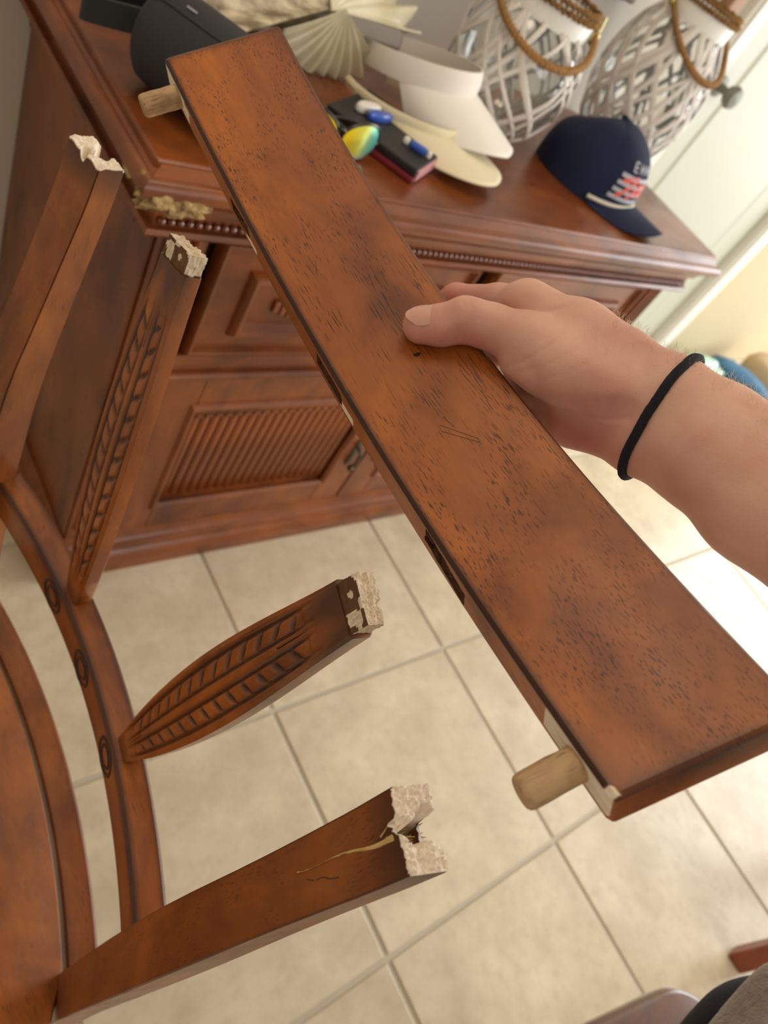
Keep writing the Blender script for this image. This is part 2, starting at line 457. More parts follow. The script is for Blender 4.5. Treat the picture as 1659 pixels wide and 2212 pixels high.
# offsets are measured from the body face
prof = [(0.020, H - 0.001)] + [(0.026, H - 0.002), (0.032, H - 0.008), (0.040, H - 0.014)] + arc(0.041, H - 0.025, 0.012, 80, -70, 8) + arc(0.048, 0.772, 0.022, 105, 175, 6)[::1] + [(0.010, 0.770), (0.010, 0.82)]
mitre('top_moulding', prof, HX + 0.004, 'side_x')
prof = [(0.0, 0.772), (0.020, 0.772), (0.020, 0.750), (0.029, 0.750), (0.031, 0.744), (0.024, 0.737), (0.006, 0.735), (0.0, 0.735)]
mitre('bead_fascia', prof, HX, 'side_x', smooth=False)
bm = bmesh.new(); bmesh.ops.create_uvsphere(bm, u_segments=10, v_segments=6, radius=0.0048)
bv = [tuple(v.co) for v in bm.verts]; bf = [[v.index for v in f.verts] for f in bm.faces]; bm.free()
M['bead'] = plain('bead_varnish', sr(120, 58, 30), 0.16, coat=1.0)
bead0 = None
nb = 106
for i in range(nb):
    p = (-HX - 0.012 + (2 * HX + 0.024) * i / (nb - 1), -0.023, 0.7575)
    if bead0 is None: bead0 = mesh_obj('bead', bv, bf, M['bead'], sb, True); o = bead0
    else: o = bead0.copy(); COL.objects.link(o); o.parent = sb
    o.location = p
# pilasters with reeds
for s in (-1, 1):
    mb = MB(); xa, xb = sorted((s * HX, s * (HX - 0.066)))
    mb.box(xa, xb, -0.004, 0.016, 0.10, 0.738, b=0.001); part('pilaster', mb)
    for k in range(3):
        cx = (xa + xb) / 2 + (k - 1) * 0.018
        mb = MB(); z0, z1 = (0.13, 0.73)
        mb.sweep([[(cx + 0.0068 * math.cos(a), -0.004 - 0.0062 * math.sin(a), z) for a in np.linspace(0, math.pi, 8)] for z in (z0, z1)], cap=True)
        part('reed', mb, smooth=True, sharp=60)
# horizontal dividing rail
mb = MB(); mb.box(-HX + 0.066, HX - 0.066, -0.006, 0.014, 0.506, 0.535, b=0.002); part('divider_rail', mb, 'side_x')
mb = MB(); mb.sweep([[(x, -0.008 - 0.009 * math.cos(a), 0.4985 + 0.0075 * math.sin(a)) for a in np.linspace(-math.pi / 2, math.pi / 2, 8)] + [(x, 0.012, 0.506), (x, 0.012, 0.491)] for x in (-HX + 0.064, HX - 0.064)])
part('half_round_moulding', mb, 'side_x', smooth=True, sharp=50)
# drawers
M['bronze'] = plain('antique_bronze', sr(96, 92, 76), 0.35, metal=0.8, var=0.4, vscale=60)
def ring_mould(mb, x0, x1, z0, z1, y, w, h):
    """mitred raised moulding around a rectangle (in x,z), rising -y"""
    sec = [(0, 0), (0.12, 0.55), (0.35, 1.0), (0.65, 0.9), (0.85, 0.35), (1.0, 0.0)]
    rings = []
    for cx, cz, dx, dz in ((x0, z0, 1, 1), (x1, z0, -1, 1), (x1, z1, -1, -1), (x0, z1, 1, -1)):
        rings.append([(cx + dx * w * a, y - h * b_, cz + dz * w * a) for a, b_ in sec])
    mb.sweep(rings, cap=False, closed=False, loop=True)
mb = MB(); ring_mould(mb, 1.46, 2.09, 0.14, 1.92, YW + 0.012, 0.030, 0.006); mb.build('panel_moulding', M['door'], do, True, 35)
def drawer(cx):
    d = empty('drawer', (0, 0, 0)); d.parent = sb
    hw = 0.237; z0, z1 = 0.540, 0.732
    mb = MB(); mb.box(cx - hw, cx + hw, -0.004, 0.012, z0, z1, b=0.003)
    d2 = mb.build('drawer', M['side_x'], sb); bpy.data.objects.remove(d)
    def sub(n, m, mat='side_x', smooth=True): return m.build(n, M[mat], d2, smooth, 35)
    m = MB(); ring_mould(m, cx - hw, cx + hw, z0, z1, -0.004, 0.012, 0.010); sub('edge_moulding', m)
    m = MB(); ring_mould(m, cx - hw + 0.055, cx + hw - 0.055, z0 + 0.035, z1 - 0.045, -0.004, 0.022, 0.013); sub('panel_moulding', m)
    m = MB(); zc = (z0 + z1) / 2 - 0.005
    for k in range(4):
        w_, h_ = 0.060 - 0.011 * k, 0.036 - 0.006 * k
        m.box(cx - w_, cx + w_, -0.008 - 0.003 * k, -0.002, zc - h_, zc + h_, b=0.0012)
    for k in range(5):
        x = cx - 0.020 + 0.010 * k
        m.box(x - 0.0035, x + 0.0035, -0.0205, -0.014, zc - 0.022, zc + 0.020, b=0.0015)
    sub('carved_block', m, 'side_z', False)
    for s in (-1, 1):
        m = MB()
        for k in range(4):
            x = cx + s * (0.082 + 0.013 * k); hh = 0.022 - 0.004 * k
            m.box(x - 0.005, x + 0.005, -0.010, -0.002, zc - hh, zc + hh, b=0.002)
        sub('carved_leaves', m, 'side_z', False)
    return d2
drawer(-0.256); drawer(0.262)
def cab_door(x0, x1, knob_x):
    z0, z1 = 0.100, 0.488
    f = 0.072; px0, px1, pz0, pz1 = x0 + f, x1 - f, z0 + 0.072, z1 - 0.066
    m = MB()
    m.box(x0, px0, -0.006, 0.012, z0, z1, b=0.002); m.box(px1, x1, -0.006, 0.012, z0, z1, b=0.002)
    m.box(px0, px1, -0.006, 0.012, z0, pz0, b=0.002); m.box(px0, px1, -0.006, 0.012, pz1, z1, b=0.002)
    m.box(px0, px1, 0.006, 0.012, pz0, pz1)
    d = m.build('door', M['side_z'], sb)
    m = MB(); ring_mould(m, px0 - 0.010, px1 + 0.010, pz0 - 0.010, pz1 + 0.010, -0.006, 0.014, 0.007); m.build('panel_moulding', M['side_z'], d, True, 35)
    n = 20; w = (px1 - px0 - 0.012) / n; s0 = None
    for k in range(n):
        if s0 is None:
            m = MB(); zc0, zc1 = pz0 + 0.012, pz1 - 0.022
            m.sweep([[(w * 0.46 * math.cos(a), 0.007 - 0.0085 * math.sin(a) * q, z) for a in np.linspace(0, math.pi, 8)] for z, q in ((zc0, 0.2), (zc0 + 0.006, 1), (zc1 - 0.006, 1), (zc1, 0.2))], cap=True)
            s0 = m.build('slat', M['side_z'], d, True, 60); o = s0
        else: o = s0.copy(); COL.objects.link(o); o.parent = d
        o.location = (px0 + 0.006 + w * (k + 0.5), 0, 0)
    m = MB(); m.box(px0 + 0.003, px1 - 0.003, -0.003, 0.008, pz1 - 0.020, pz1 - 0.004, b=0.002)
    for k in range(n):
        x = px0 + 0.006 + w * (k + 0.5); m.box(x - w * 0.36, x + w * 0.36, -0.005, 0.004, pz1 - 0.026, pz1 - 0.016, b=0.0015)
    m.build('scalloped_cap', M['side_x'], d)
    m = MB(); zk = 0.262
    m.box(knob_x - 0.008, knob_x + 0.008, -0.010, -0.005, zk - 0.038, zk + 0.038, b=0.0025)
    tube(m, bez([(knob_x, -0.010, zk + 0.018), (knob_x, -0.024, zk + 0.012), (knob_x, -0.027, zk - 0.01), (knob_x, -0.022, zk - 0.03)], 5), 0.004, 10)
    lathe_pts = [(0.0, -0.030), (0.006, -0.027), (0.008, -0.022), (0.006, -0.017), (0.0, -0.014)]
    b0 = len(m.v); lathe(m, [(r, z) for r, z in lathe_pts], 12)
    for i in range(b0, len(m.v)):
        x, y, z = m.v[i]; m.v[i] = (knob_x + x, z, zk - 0.034 + y)
    m.build('handle', M['bronze'], d, True, 50)
    return d
cab_door(-HX + 0.070, 0.004, -0.030); cab_door(0.010, HX - 0.070, 0.046)
prof = [(0.0, 0.100), (0.004, 0.100), (0.007, 0.088), (0.014, 0.080), (0.022, 0.077), (0.024, 0.068), (0.020, 0.060), (0.026, 0.054), (0.031, 0.046), (0.032, 0.034), (0.027, 0.026), (0.027, 0.0), (0.0, 0.0)]
mitre('plinth_moulding', prof, HX, 'side_x')
# bare chewed wood at the front left corner of the moulding
M['chewed'] = plain('chewed_bare_wood', sr(206, 176, 118), 0.9, bump=1.0, bscale=300, col2=sr(120, 92, 58), vscale=60)
mb = MB(); r2 = random.Random(3)
bm = bmesh.new(); bmesh.ops.create_icosphere(bm, subdivisions=2, radius=1); iv = np.array([v.co for v in bm.verts]); iff = [[v.index for v in f.verts] for f in bm.faces]; bm.free()
for k in range(60):
    t = r2.random() ** 1.3
    if k % 3 == 0: c = (-HX - 0.049 + r2.uniform(-0.004, 0.003), -0.040 + 0.045 * t, 0.806 + r2.uniform(-0.012, 0.008))
    else: c = (-HX - 0.048 + 0.066 * t, -0.047 + r2.uniform(-0.003, 0.002), 0.800 + r2.uniform(-0.012, 0.004) + 0.000 * t)
    s = r2.uniform(0.004, 0.010); qx, qy = (0.45, 1.3) if k % 3 == 0 else (1.3, 0.45)
    P = iv * (1 + 0.75 * vnoise(iv, 2.2, k) + 0.3 * vnoise(iv, 6, k))[:, None] * np.array([s * qx, s * qy, s * 0.7]); mb.add(P + np.array(c), iff)
part('chewed_corner', mb, M['chewed'], smooth=False)

# ------------------------------------------------------------------ things on the sideboard
ZT = H + 0.0006
M['navy'] = plain('navy_cotton', sr(15, 28, 62), 0.92, bump=0.5, bscale=900, sheen=0.05)
M['cord'] = plain('white_rope_cord', sr(226, 222, 204), 0.8)
M['capwhite'] = plain('pale_grey_print', sr(176, 178, 188), 0.7)
M['capred'] = plain('red_print', sr(226, 84, 66), 0.7)
cap = empty('baseball_cap', (0.598, 0.985, ZT), 0.32)
tag(cap, 'navy baseball cap with red and white print and a white cord above the brim', 'cap')
# local frame: front is -y
A_, B_, HH = 0.090, 0.104, 0.128
def crown(th, ph, off=0.0):
    """th around (0 = front -y), ph 0 base .. 1 top"""
    c, s = math.cos(th), math.sin(th)
    r = (1 - ph ** 2.9) ** 0.5 if ph < 1 else 0.0
    front = max(0.0, c)
    z = HH * ph * (1 + 0.05 * front) - 0.030 * max(0.0, -c) ** 2 * ph ** 2
    k = r * (1 + 0.02 * math.sin(2 * th) * ph)
    y = -B_ * c * k * (1.0 + 0.05 * front * ph)
    x = A_ * s * k
    return Vector((x + off * s, y - off * c, z + off * ph))
NT, NP = 72, 24
V = []; F = []
for i in range(NP + 1):
    for j in range(NT):
        p = crown(2 * math.pi * j / NT, i / NP * 0.999)
        seam = abs(((j / NT * 6) % 1) - 0.0); seam = min(seam, 1 - seam)
        dent = 0.006 * vnoise(np.array([[p.x, p.y, p.z]]), 22, 4)[0] * (i / NP)
        nn = Vector((p.x, p.y, p.z * 0.6)).normalized()
        p = p + nn * (dent - 0.0012 * math.exp(-(seam / 0.035) ** 2))
        V.append(p)
for i in range(NP):
    for j in range(NT): F.append((i * NT + j, i * NT + (j + 1) % NT, (i + 1) * NT + (j + 1) % NT, (i + 1) * NT + j))
mesh_obj('crown', V, F, M['navy'], cap, True)
mb = MB(); lathe(mb, [(0.0, HH + 0.004), (0.006, HH + 0.003), (0.008, HH), (0.007, HH - 0.004)], 14); mb.build('button', M['navy'], cap, True)
# brim
V = []; F = []; nu, nv = 40, 14
def brim(u, v, top):
    a = u * 1.12; c, s = math.cos(a), math.sin(a)
    ix, iy = A_ * 1.0 * s, -B_ * c
    L_ = 0.082 * (1 - 0.80 * abs(u) ** 3.2)
    x = ix * (1 + 0.06 * v); y = iy - L_ * v
    z = 0.010 + 0.012 * (1 - v) - 0.030 * (x / 0.09) ** 2 * 0.75 + 0.012 * v * (1 - abs(u)) + (0.0028 if top else 0.0)
    z += 0.0006 * math.sin(v * 40) if top else 0
    return (x, y, max(z, 0.001 + (0.002 if top else 0)))
for t in (1, 0):
    for i in range(nv + 1):
        for j in range(nu + 1): V.append(brim(-1 + 2 * j / nu, i / nv, t))
q = (nv + 1) * (nu + 1)
for i in range(nv):
    for j in range(nu):
        a = i * (nu + 1) + j; F.append((a, a + 1, a + nu + 2, a + nu + 1)); F.append((q + a, q + a + nu + 1, q + a + nu + 2, q + a + 1))
for j in range(nu):
    a = nv * (nu + 1) + j; F.append((a, a + 1, q + a + 1, q + a))
mesh_obj('brim', V, F, M['navy'], cap, True)
def onc(a, z, off=0.0008):
    """point on the front of the crown at azimuth a and height z"""
    lo, hi = 0.0, 0.99
    for _ in range(24):
        m = (lo + hi) / 2
        if crown(a, m).z < z: lo = m
        else: hi = m
    return crown(a, lo, off)
mb = MB(); tube(mb, [onc(a, 0.012 + 0.012 * (1 - abs(a) / 1.1), 0.0035) for a in np.linspace(-1.1, 1.1, 40)], 0.0036, 10, lobes=3, twist=900, lobe_amp=0.12); mb.build('cord', M['cord'], cap, True)
def patch(name, strokes, mat, w):
    mb = MB()
    for st in strokes:
        P = bez([(a, z, 0) for a, z in st], 6) if len(st) > 2 else [Vector((st[0][0] + (st[1][0] - st[0][0]) * k / 16, st[0][1] + (st[1][1] - st[0][1]) * k / 16, 0)) for k in range(17)]
        ra = []
        for i, p in enumerate(P):
            d = (P[min(i + 1, len(P) - 1)] - P[max(i - 1, 0)]); d.x *= 0.1; d.normalize(); n = Vector((-d.y, d.x, 0))
            l = [onc(p.x - 0.26 + n.x * w * sgn / 0.1, p.y + n.y * w * sgn, off) for sgn, off in ((-1, 0.0006), (-1, 0.0022), (1, 0.0022), (1, 0.0006))]
            ra.append(l)
        mb.sweep(ra)
    return mb.build(name, M[mat], cap, True, 40)
patch('stripe_print', [[(-0.55 + 0.02 * k, z), (0.62, z)] for k, z in enumerate((0.032, 0.0445, 0.057, 0.0695))], 'capwhite', 0.0034)
patch('script_print', [[(-0.40, 0.034), (-0.22, 0.050), (-0.02, 0.070)], [(-0.40, 0.060), (-0.25, 0.066), (-0.02, 0.071)], [(-0.12, 0.036), (-0.02, 0.048), (0.06, 0.058)],
                       [(0.02, 0.046), (0.10, 0.060), (0.20, 0.058), (0.18, 0.046), (0.06, 0.044)], [(0.24, 0.046), (0.28, 0.060), (0.38, 0.060), (0.38, 0.047), (0.26, 0.045)],
                       [(0.42, 0.045), (0.46, 0.061), (0.54, 0.060), (0.54, 0.046), (0.44, 0.045)]], 'capred', 0.0042)
def letter(cx, kind):
    w = 0.05; z0, z1 = 0.080, 0.093; zm = (z0 + z1) / 2
    return {'E': [[(cx - w, z0), (cx - w, z1)], [(cx - w, z0), (cx + w, z0)], [(cx - w, zm), (cx + w, zm)], [(cx - w, z1), (cx + w, z1)]],
            'H': [[(cx - w, z0), (cx - w, z1)], [(cx + w, z0), (cx + w, z1)], [(cx - w, zm), (cx + w, zm)]]}[kind]
patch('letter_print', letter(-0.22, 'E') + letter(-0.02, 'H') + letter(0.18, 'H') + letter(0.38, 'E'), 'capwhite', 0.0014)

# lanterns
M['glass'] = plain('clear_glass', (0.97, 0.99, 0.98, 1), 0.02, trans=1.0, ior=1.45)
M['wicker'] = plain('whitewashed_rattan', sr(226, 220, 212), 0.6, bump=0.5, bscale=150, var=0.08, vscale=30)
M['rope'] = plain('jute_rope', sr(176, 132, 78), 0.9, bump=0.8, bscale=700, var=0.35, vscale=200)
M['brass'] = plain('pale_brass', sr(200, 186, 130), 0.25, metal=1.0)
def lantern(loc, rz, prof, label, seed, nstrip, dip, neck_h, grp):
    L = empty('lantern', loc, rz); tag(L, label, 'lantern', grp)
    zs = [p[1] for p in prof]; rs = [p[0] for p in prof]
    R_ = lambda z: float(np.interp(z, zs, rs))
    zz = np.linspace(0.006, zs[-1], 26); mb = MB()
    lathe(mb, [(0.0, 0.006)] + [(R_(z) - 0.006, z) for z in zz] + [(R_(z) - 0.0085, z) for z in zz[::-1]] + [(0.0, 0.0105)], 40); o = mb.build('glass_body', M['glass'], L, True)
    mb = MB(); lathe(mb, [(0.0, 0.0), (rs[0] + 0.004, 0.0), (rs[0] + 0.006, 0.005), (rs[0] + 0.003, 0.010), (0.0, 0.010)], 40); mb.build('base_ring', M['wicker'], L, True, 40)
    rr = random.Random(seed); h = zs[-1]; st0 = None
    for k in range(nstrip):
        a0 = 2 * math.pi * k / nstrip + rr.uniform(-0.12, 0.12); tw = (1 if k % 2 else -1) * rr.uniform(0.7, 1.9); sw = rr.uniform(-0.35, 0.35)
        pts = []
        for i in range(29):
            t = i / 28; z = 0.004 + (h - 0.006) * t; a = a0 + tw * t + sw * math.sin(math.pi * t); r = R_(z) + 0.0005 * (k % 3)
            pts.append((a, r, z))
        ring = []; hw = rr.uniform(0.0034, 0.0062) * (1.2 if nstrip > 35 else 1)
        for i, (a, r, z) in enumerate(pts):
            c, s = math.cos(a), math.sin(a); p = Vector((r * c, r * s, z)); nrm = Vector((c, s, 0.0))
            a2, r2_, z2 = pts[min(i + 1, 28)]; a1, r1, z1 = pts[max(i - 1, 0)]
            d = Vector((r2_ * math.cos(a2) - r1 * math.cos(a1), r2_ * math.sin(a2) - r1 * math.sin(a1), z2 - z1)).normalized(); sd = nrm.cross(d).normalized()
            ring.append([p + sd * hw * math.cos(q) + nrm * 0.0018 * math.sin(q) for q in np.linspace(0, 2 * math.pi, 9)[:-1]])
        mb = MB(); mb.sweep(ring); mb.build('rattan_strip', M['wicker'], L, True)
    rn = rs[-1]; mb = MB()
    lathe(mb, [(rn - 0.004, h - 0.004), (rn + 0.003, h - 0.006), (rn + 0.004, h + neck_h), (rn + 0.002, h + neck_h + 0.003), (rn - 0.003, h + neck_h), (rn - 0.004, h - 0.004)], 40); mb.build('neck_band', M['trim'], L, True, 40)
    mb = MB(); ztop = h + neck_h
    for dz, dr in ((0.001, 0.006), (0.011, 0.003)):
        pts = [((rn + dr) * math.cos(a), (rn + dr) * math.sin(a), ztop + dz) for a in np.linspace(0, 2 * math.pi, 49)]
        tube(mb, pts, 0.0058, 12, lobes=3, twist=260, lobe_amp=0.18)
    mb.build('rope_collar', M['rope'], L, True)
    P = []
    for u in np.linspace(-1, 1, 11):
        P.append(((rn + 0.016) * math.sin(u * math.pi / 2) * 1.02, -(rn + 0.014) * math.cos(u * math.pi / 2) - dip[0] * (1 - u * u), ztop - 0.012 - dip[1] * (1 - u * u)))
    mb = MB(); tube(mb, bez(P, 8), 0.0062, 12, lobes=3, twist=260, lobe_amp=0.18); mb.build('rope_handle', M['rope'], L, True)
    for s in (-1, 1):
        mb = MB(); x = s * (rn + 0.018)
        tube(mb, [(x, 0, ztop + 0.014), (x + s * 0.002, -0.002, ztop - 0.004), (x, -0.004, ztop - 0.022)], 0.0022, 8)
        tube(mb, [(x, -0.002, ztop - 0.014), (x - s * 0.002, -0.012, ztop - 0.026)], 0.0080, 12)
        mb.build('clip', M['brass'], L, True, 50)
    return L
lantern((0.405, 1.105, ZT), -0.52, [(0.060, 0.0), (0.088, 0.03), (0.106, 0.07), (0.112, 0.105), (0.108, 0.140), (0.097, 0.170), (0.078, 0.195)],
        'round glass lantern wrapped in white rattan with a rope handle, behind the white visor', 11, 30, (0.036, 0.052), 0.024, 'rattan lanterns on the sideboard')
lantern((0.865, 1.165, ZT), -0.18, [(0.068, 0.0), (0.096, 0.045), (0.114, 0.10), (0.117, 0.145), (0.110, 0.195), (0.094, 0.24), (0.072, 0.275)],
        'tall glass lantern wrapped in white rattan with a rope handle, behind the navy cap', 23, 42, (0.036, 0.080), 0.030, 'rattan lanterns on the sideboard')

# visors
M['visor_w'] = plain('white_twill', sr(236, 230, 220), 0.8, bump=0.3, bscale=900)
M['visor_b'] = plain('beige_twill', sr(226, 214, 180), 0.8, bump=0.3, bscale=900)
def visor(loc, rz, tilt, mat, label, hb0=0.034, drop=0.056, LL=0.092):
    v = empty('sun_visor', loc); v.rotation_euler = (tilt, 0, rz); tag(v, label, 'visor', None)
    a_, b_ = 0.086, 0.098; V = []; F = []; nu, nv = 48, 12
    def P(u, w, top):
        a = u * 1.45; s, c = math.sin(a), math.cos(a)
        L_ = LL * (1 - 0.62 * abs(u) ** 2.6)
        x = a_ * s * (1 + 0.22 * w * (1 - abs(u) ** 4)); y = -b_ * c - L_ * w * 0.98
        z = -drop * w * (1 - 0.35 * abs(u)) - 0.4 * drop * abs(u) ** 2 * w + (0.0024 if top else 0)
        return (x, y, z)
    for t in (1, 0):
        for i in range(nv + 1):
            for j in range(nu + 1): V.append(P(-1 + 2 * j / nu, i / nv, t))
    q = (nv + 1) * (nu + 1)
    for i in range(nv):
        for j in range(nu):
            a = i * (nu + 1) + j; F.append((a, a + 1, a + nu + 2, a + nu + 1)); F.append((q + a, q + a + nu + 1, q + a + nu + 2, q + a + 1))
    for j in range(nu):
        a = nv * (nu + 1) + j; F.append((a, a + 1, q + a + 1, q + a))
    mesh_obj('bill', V, F, M[mat], v, True)
    mb = MB(); rings = []
    for a in np.linspace(-2.35, 2.35, 60):
        s, c = math.sin(a), math.cos(a); x, y = a_ * s, -b_ * c; n = Vector((s, -c, 0))
        e = 0.5 + 0.5 * math.cos(a * 0.7); hb = hb0 * (0.55 + 0.45 * e)
        p = Vector((x, y, 0))
        rings.append([p + n * 0.002 + Vector((0, 0, -0.004)), p + n * 0.005 + Vector((0, 0, hb * 0.5)), p + n * 0.002 + Vector((0, 0, hb)), p - n * 0.002 + Vector((0, 0, hb)), p - n * 0.001 + Vector((0, 0, hb * 0.5)), p - n * 0.002 + Vector((0, 0, -0.004))])
    mb.sweep(rings); mb.build('headband', M[mat], v, True, 50)
    return v
visor((0.156, 1.034, ZT + 0.0240), 0.45, -0.10, 'visor_b', 'beige sun visor underneath the white one', 0.012, 0.026)
visor((0.202, 1.088, ZT + 0.053), 0.45, -0.22, 'visor_w', 'white sun visor stacked on the beige one beside the round lantern')

# booklet, lens, lighters
M['black'] = plain('black_leatherette', sr(26, 26, 28), 0.5, bump=0.3, bscale=600)
M['red'] = plain('crimson_edge', sr(120, 26, 40), 0.6)
M['blueplastic'] = plain('blue_plastic', sr(48, 92, 190), 0.3, coat=0.5)
M['whiteplastic'] = plain('white_plastic', sr(232, 226, 214), 0.35)
bk = empty('travel_wallet', (0.0836, 0.9537, ZT), 0.594)
tag(bk, 'black zip wallet with crimson edge lying in front of the visors', 'wallet')
mb = MB(); mb.box(-0.075, 0.075, -0.075, 0.075, 0.0, 0.010, b=0.003); mb.build('lower_cover', M['red'], bk)
mb = MB(); mb.box(-0.075, 0.075, -0.075, 0.075, 0.0105, 0.022, b=0.003); mb.build('upper_cover', M['black'], bk)
mb = MB(); mb.box(-0.070, 0.077, -0.077, -0.073, 0.004, 0.020, b=0.0015); mb.build('zip', plain('pink_grey_zip', sr(190, 130, 132), 0.6), bk)
lg = empty('lighter', (0.096, 0.902, ZT + 0.0225), 2.35)
tag(lg, 'small blue lighter with white ends lying on the black wallet', 'lighter')
mb = MB(); mb.box(-0.014, 0.014, -0.006, 0.006, 0, 0.010, b=0.004); mb.build('body', M['blueplastic'], lg, True, 40)
mb = MB(); mb.box(0.0142, 0.024, -0.0055, 0.0055, 0, 0.0095, b=0.0035); mb.build('top', M['whiteplastic'], lg, True, 40)
mb = MB(); mb.box(-0.021, -0.0142, -0.0055, 0.0055, 0, 0.0095, b=0.003); mb.build('foot', M['whiteplastic'], lg, True, 40)
cs = empty('lens_case', (0.050, 0.978, ZT + 0.0225), 0.15)
tag(cs, 'oval contact lens style case, white beside blue, at the far end of the wallet', 'case')
def oval(mb, cx, cy, ax_, ay, z0, z1, n=28):
    rings = []
    for z, k in ((z0, 0.9), (z0 + 0.002, 1.0), (z1 - 0.003, 1.0), (z1, 0.85)):
        rings.append([(cx + ax_ * k * math.cos(2 * math.pi * j / n), cy + ay * k * math.sin(2 * math.pi * j / n), z) for j in range(n)])
    mb.sweep(rings)
mb = MB(); oval(mb, 0, 0.0, 0.024, 0.0075, 0, 0.012); mb.build('white_half', M['whiteplastic'], cs, True, 50)
mb = MB(); oval(mb, 0.012, -0.0155, 0.025, 0.0075, 0, 0.010); mb.build('blue_half', M['blueplastic'], cs, True, 50)
# sunglasses
m, nt, b = nmat('mirror_lens'); L_ = nt.links.new
lw = N(nt, 'ShaderNodeTexCoord'); sp = N(nt, 'ShaderNodeSeparateXYZ'); L_(lw.outputs['Object'], sp.inputs[0])
mr = N(nt, 'ShaderNodeMapRange'); mr.inputs[1].default_value = 0.012; mr.inputs[2].default_value = 0.056; L_(sp.outputs[0], mr.inputs[0])
cr = N(nt, 'ShaderNodeValToRGB'); cr.color_ramp.elements[0].color = sr(250, 226, 30); cr.color_ramp.elements[1].color = sr(120, 240, 224)
e = cr.color_ramp.elements.new(0.5); e.color = sr(226, 236, 110)
L_(mr.outputs[0], cr.inputs[0]); L_(cr.outputs[0], b.inputs['Base Color']); b.inputs['Metallic'].default_value = 0.6; b.inputs['Roughness'].default_value = 0.25
M['lens'] = m
M['frameblack'] = plain('black_sunglass_frame', sr(18, 18, 20), 0.3, coat=0.5)
sg = empty('sunglasses', (-0.050, 0.902, ZT + 0.0262), -0.2)
tag(sg, 'sunglasses with yellow-green mirrored lenses, half hidden behind the loose rail', 'sunglasses')
def lens_pt(s, a, r, off):
    x = s * 0.034 + 0.030 * r * math.cos(a); z = 0.023 * r * math.sin(a) * (1.0 + 0.1 * math.cos(a) * s)
    y = -0.018 + 5.5 * x * x + off; return (x, y, z)
for s in (-1, 1):
    V = []; F = []; nr, na = 8, 32
    for i in range(nr + 1):
        for j in range(na): V.append(lens_pt(s, 2 * math.pi * j / na, (i + 0.001) / nr, -0.0012 - 0.002 * (1 - (i / nr) ** 2)))
    for i in range(nr):
        for j in range(na): F.append((i * na + j, i * na + (j + 1) % na, (i + 1) * na + (j + 1) % na, (i + 1) * na + j))
    mesh_obj('lens', V, F, M['lens'], sg, True)
mb = MB()
for s in (-1, 1):
    tube(mb, [lens_pt(s, a, 1.02, 0) for a in np.linspace(0, 2 * math.pi, 33)], 0.0022, 8)
tube(mb, [(-0.006, -0.018, 0.008), (0, -0.020, 0.010), (0.006, -0.018, 0.008)], 0.0025, 8)
mb.build('frame', M['frameblack'], sg, True)
for s in (-1, 1):
    mb = MB(); tube(mb, bez([(s * 0.066, 0.008, 0.008), (s * 0.060, 0.014 + 0.003 * s, 0.008), (s * 0.010, 0.014 + 0.004 * s, 0.007), (-s * 0.048, 0.013 + 0.004 * s, -0.010)], 6), 0.0024, 8); mb.build('temple', M['frameblack'], sg, True)

# speaker
M['mesh_fabric'] = plain('dark_speaker_mesh', sr(44, 44, 48), 0.75, bump=0.6, bscale=1400)
M['rubber'] = plain('matte_black_rubber', sr(16, 22, 30), 0.6)
sk = empty('portable_speaker', (-0.2315, 0.903, ZT + 0.0532))
ax = Vector((0.58, -0.82, 0.0)).normalized()
sk.rotation_euler = (0, 0, math.atan2(ax.y, ax.x))
tag(sk, 'dark grey cylindrical portable speaker with a black strap, left end of the sideboard', 'speaker')
def lx(prof, seg=48):
    mb = MB(); rings = [[(x, r * math.cos(2 * math.pi * j / seg), r * math.sin(2 * math.pi * j / seg)) for j in range(seg)] for r, x in prof]
    mb.sweep(rings); return mb
lx([(0.030, -0.078), (0.042, -0.076), (0.050, -0.068), (0.0525, -0.056), (0.053, 0.056), (0.050, 0.068), (0.042, 0.076), (0.030, 0.078)]).build('body', M['mesh_fabric'], sk, True, 50)
mb = MB(); tube(mb, [(x, -0.0532 * math.cos(0.95), 0.0532 * math.sin(0.95)) for x in np.linspace(-0.068, 0.068, 12)], 0.0008, 6); mb.build('seam', M['rubber'], sk, True)
mb = MB()
for x in (-0.030, 0.030):
    a = 0.75
    for w_, h_ in ((0.006, 0.0012), (0.0012, 0.006)) if x > 0 else ((0.006, 0.0012),):
        mb.box(x - w_, x + w_, -h_, h_, 0.0, 0.0008)
P = []
for (x, y, z) in mb.v:
    aa = 1.15 + y / 0.053; P.append((x, -(0.0534 + z) * math.cos(aa), (0.0534 + z) * math.sin(aa)))
mesh_obj('volume_marks', P, mb.f, plain('grey_button_marks', sr(150, 152, 158), 0.5), sk)
mb = MB(); rings = []
for p in bez([(-0.072, -0.030, 0.012), (-0.100, -0.040, 0.004), (-0.128, -0.040, -0.006), (-0.140, -0.030, -0.010), (-0.130, -0.014, -0.006), (-0.102, 0.002, 0.006), (-0.072, 0.012, 0.014)], 6):
    rings.append(p)
fr = frames(rings); rr_ = []
for p, t, n, b2 in fr:
    up = Vector((0, 0, 1)); sd = t.cross(up).normalized()
    rr_.append([p + sd * 0.003 + up * 0.013, p - sd * 0.003 + up * 0.013, p - sd * 0.003 - up * 0.013, p + sd * 0.003 - up * 0.013])
mb.sweep(rr_); mb.build('strap', M['rubber'], sk, True, 50)

